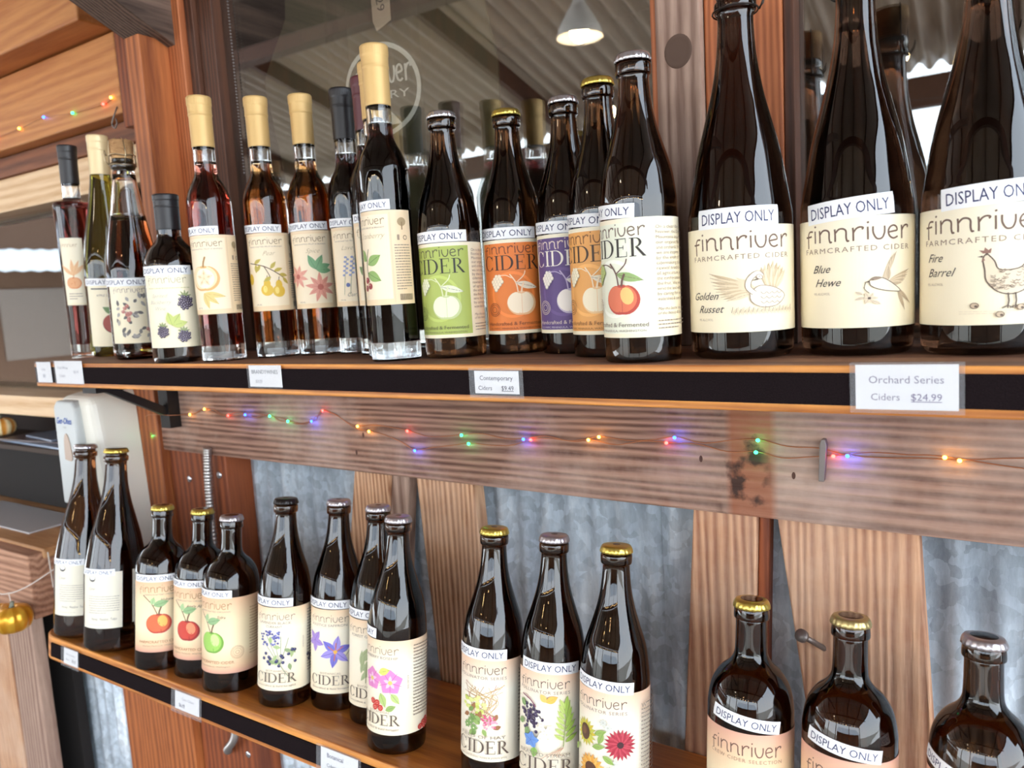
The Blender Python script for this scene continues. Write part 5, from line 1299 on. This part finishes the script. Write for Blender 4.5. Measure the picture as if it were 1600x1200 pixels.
pumpkin('gold_ornament', (-1.437, .560, -.500), .028, ((214, 150, 40), (232, 176, 60)), 'gold pumpkin ornament half hidden behind the other one', .9, True)
bm = bmesh.new(); tube(bm, smooth2([(-1.30, .597, -.405), (-1.34, .57, -.432), (-1.385, .558, -.448), (-1.437, .558, -.452), (-1.6, .57, -.44)], 6), .0011, 6)
tube(bm, [(-1.385, .559, -.447), (-1.384, .560, -.466)], .0008, 5); tube(bm, [(-1.437, .559, -.452), (-1.437, .560, -.474)], .0008, 5); tube(bm, [(-1.318, .597, -.38), (-1.315, .597, -.44)], .0012, 5)
tag(obj('ornament_cord', bm, plain('cord_white', srgb(214, 200, 190), .8), None), 'pale cord strung along the counter beam with gold ornaments', 'cord')
# dispenser on the orange board
DS = empty('soap_dispenser', (-1.265, .727, -.30)); tag(DS, 'white and grey wall soap dispenser on the orange board under the shelf', 'dispenser'); bpy.context.view_layer.update()
bm = bmesh.new(); add_box(bm, -1.345, -1.222, .645, .7275, -.400, -.118)
for v in bm.verts:
    if v.co.z < -.3: v.co.y += .018 if v.co.y < .7 else 0
    if v.co.z > -.2 and v.co.y < .7: v.co.z -= .012; v.co.y += .004
    if v.co.z > -.2: v.co.x += .010 if v.co.x < -1.3 else -.014
bmesh.ops.bevel(bm, geom=[e for e in bm.edges if not (e.verts[0].co.y > .72 and e.verts[1].co.y > .72)], offset=.018, segments=5, affect='EDGES', profile=.55)
child_fix(obj('body', bm, plain('white_plastic', srgb(236, 232, 220), .35), None, smooth=False), DS)
bm = bmesh.new()
prism(bm, [(-1.329, -.145), (-1.334, -.31), (-1.266, -.31), (-1.262, -.145), (-1.272, -.134), (-1.318, -.134)], .6395, .665, 'XZ', .004)
child_fix(obj('front_cover', bm, plain('grey_plastic', srgb(186, 190, 190), .3), None), DS)
bm = bmesh.new(); prism(bm, smooth2([(-1.308, -.232), (-1.305, -.200), (-1.297, -.188), (-1.289, -.200), (-1.286, -.232), (-1.308, -.232)], 4)[:-1], .6385, .6396, 'XZ')
child_fix(obj('level_window', bm, plain('amber_plastic', srgb(170, 140, 116), .3), None), DS)
a = Art(); a.text('Ger-Ohes', 0, 0, 15, (40, 84, 170), shear=.3, bold=.02, width=46); a.text('soap', 0, -7, 5, (150, 150, 150))
bm = bmesh.new(); mats = []
for V, F, c, lay in a.items:
    if ink(c) not in mats: mats.append(ink(c))
    vs = [bm.verts.new((-1.298 + v[0] / 1000, .6391, -.172 + v[1] / 1000)) for v in V]
    for f in F:
        try: bm.faces.new([vs[i] for i in f]).material_index = mats.index(ink(c))
        except ValueError: pass
child_fix(obj('brand_print', bm, mats), DS)

# ------------------------------------------------------------------ patio lamps and string bulbs (mirrored in the glass)
WARM = emit('warm_bulb', (1, .66, .28), 60)
def bulb(x, y, z, lab='clear warm bulb on the black cable along the open patio side', grp='patio string bulbs'):
    root = empty('string_bulb', (x, y, z)); tag(root, lab, 'light bulb', grp)
    bm = bmesh.new(); lathe(bm, smoothed([(0, -.055), (.018, -.048), (.026, -.03), (.02, -.008), (.012, .006)], 4), 16); obj('glass_bulb', bm, WARM, root, smooth=True)
    bm = bmesh.new(); lathe(bm, [(.013, .004), (.014, .03), (.008, .036), (0, .037)], 14); obj('socket', bm, BLACK_FOIL, root, smooth=True)
for b_ in ((-4.35, -2.2, 1.78), (-1.864, -2.5, .995), (-.406, -2.5, .995)): bulb(*b_, 'warm bulb hanging alone between the roof beams of the patio', 'single patio bulbs')
for k in range(14): bulb(-4.4 + k * .55, -3.6, .92 - .03 * math.sin(k * 1.7))
bm = bmesh.new(); tube(bm, [(-4.4 + k * .275, -3.6, .96 - .03 * math.sin(k * .85) * (k % 2 == 0)) for k in range(28)], .003, 5)
tag(obj('bulb_cable', bm, BLACK_FOIL), 'black cable carrying the patio string bulbs', 'cable')
PL = empty('pendant_lamp', (-1.79, -2.0, 1.235)); tag(PL, 'white bell-shaped pendant lamp hanging under the patio roof', 'lamp')
bm = bmesh.new(); lathe(bm, smoothed([(.115, 0), (.10, .05), (.06, .12), (.03, .17), (.02, .21)], 5), 32); obj('shade', bm, plain('lamp_white', srgb(235, 228, 220), .5), PL, smooth=True)
bm = bmesh.new(); bmesh.ops.create_uvsphere(bm, u_segments=14, v_segments=10, radius=.05); bmesh.ops.translate(bm, verts=bm.verts[:], vec=(0, 0, .025)); obj('bulb', bm, emit('lamp_bulb', (1, .85, .6), 25), PL, smooth=True)
bm = bmesh.new(); tube(bm, [(0, 0, .20), (0, 0, .78)], .006, 6); obj('cord', bm, BLACK_FOIL, PL)
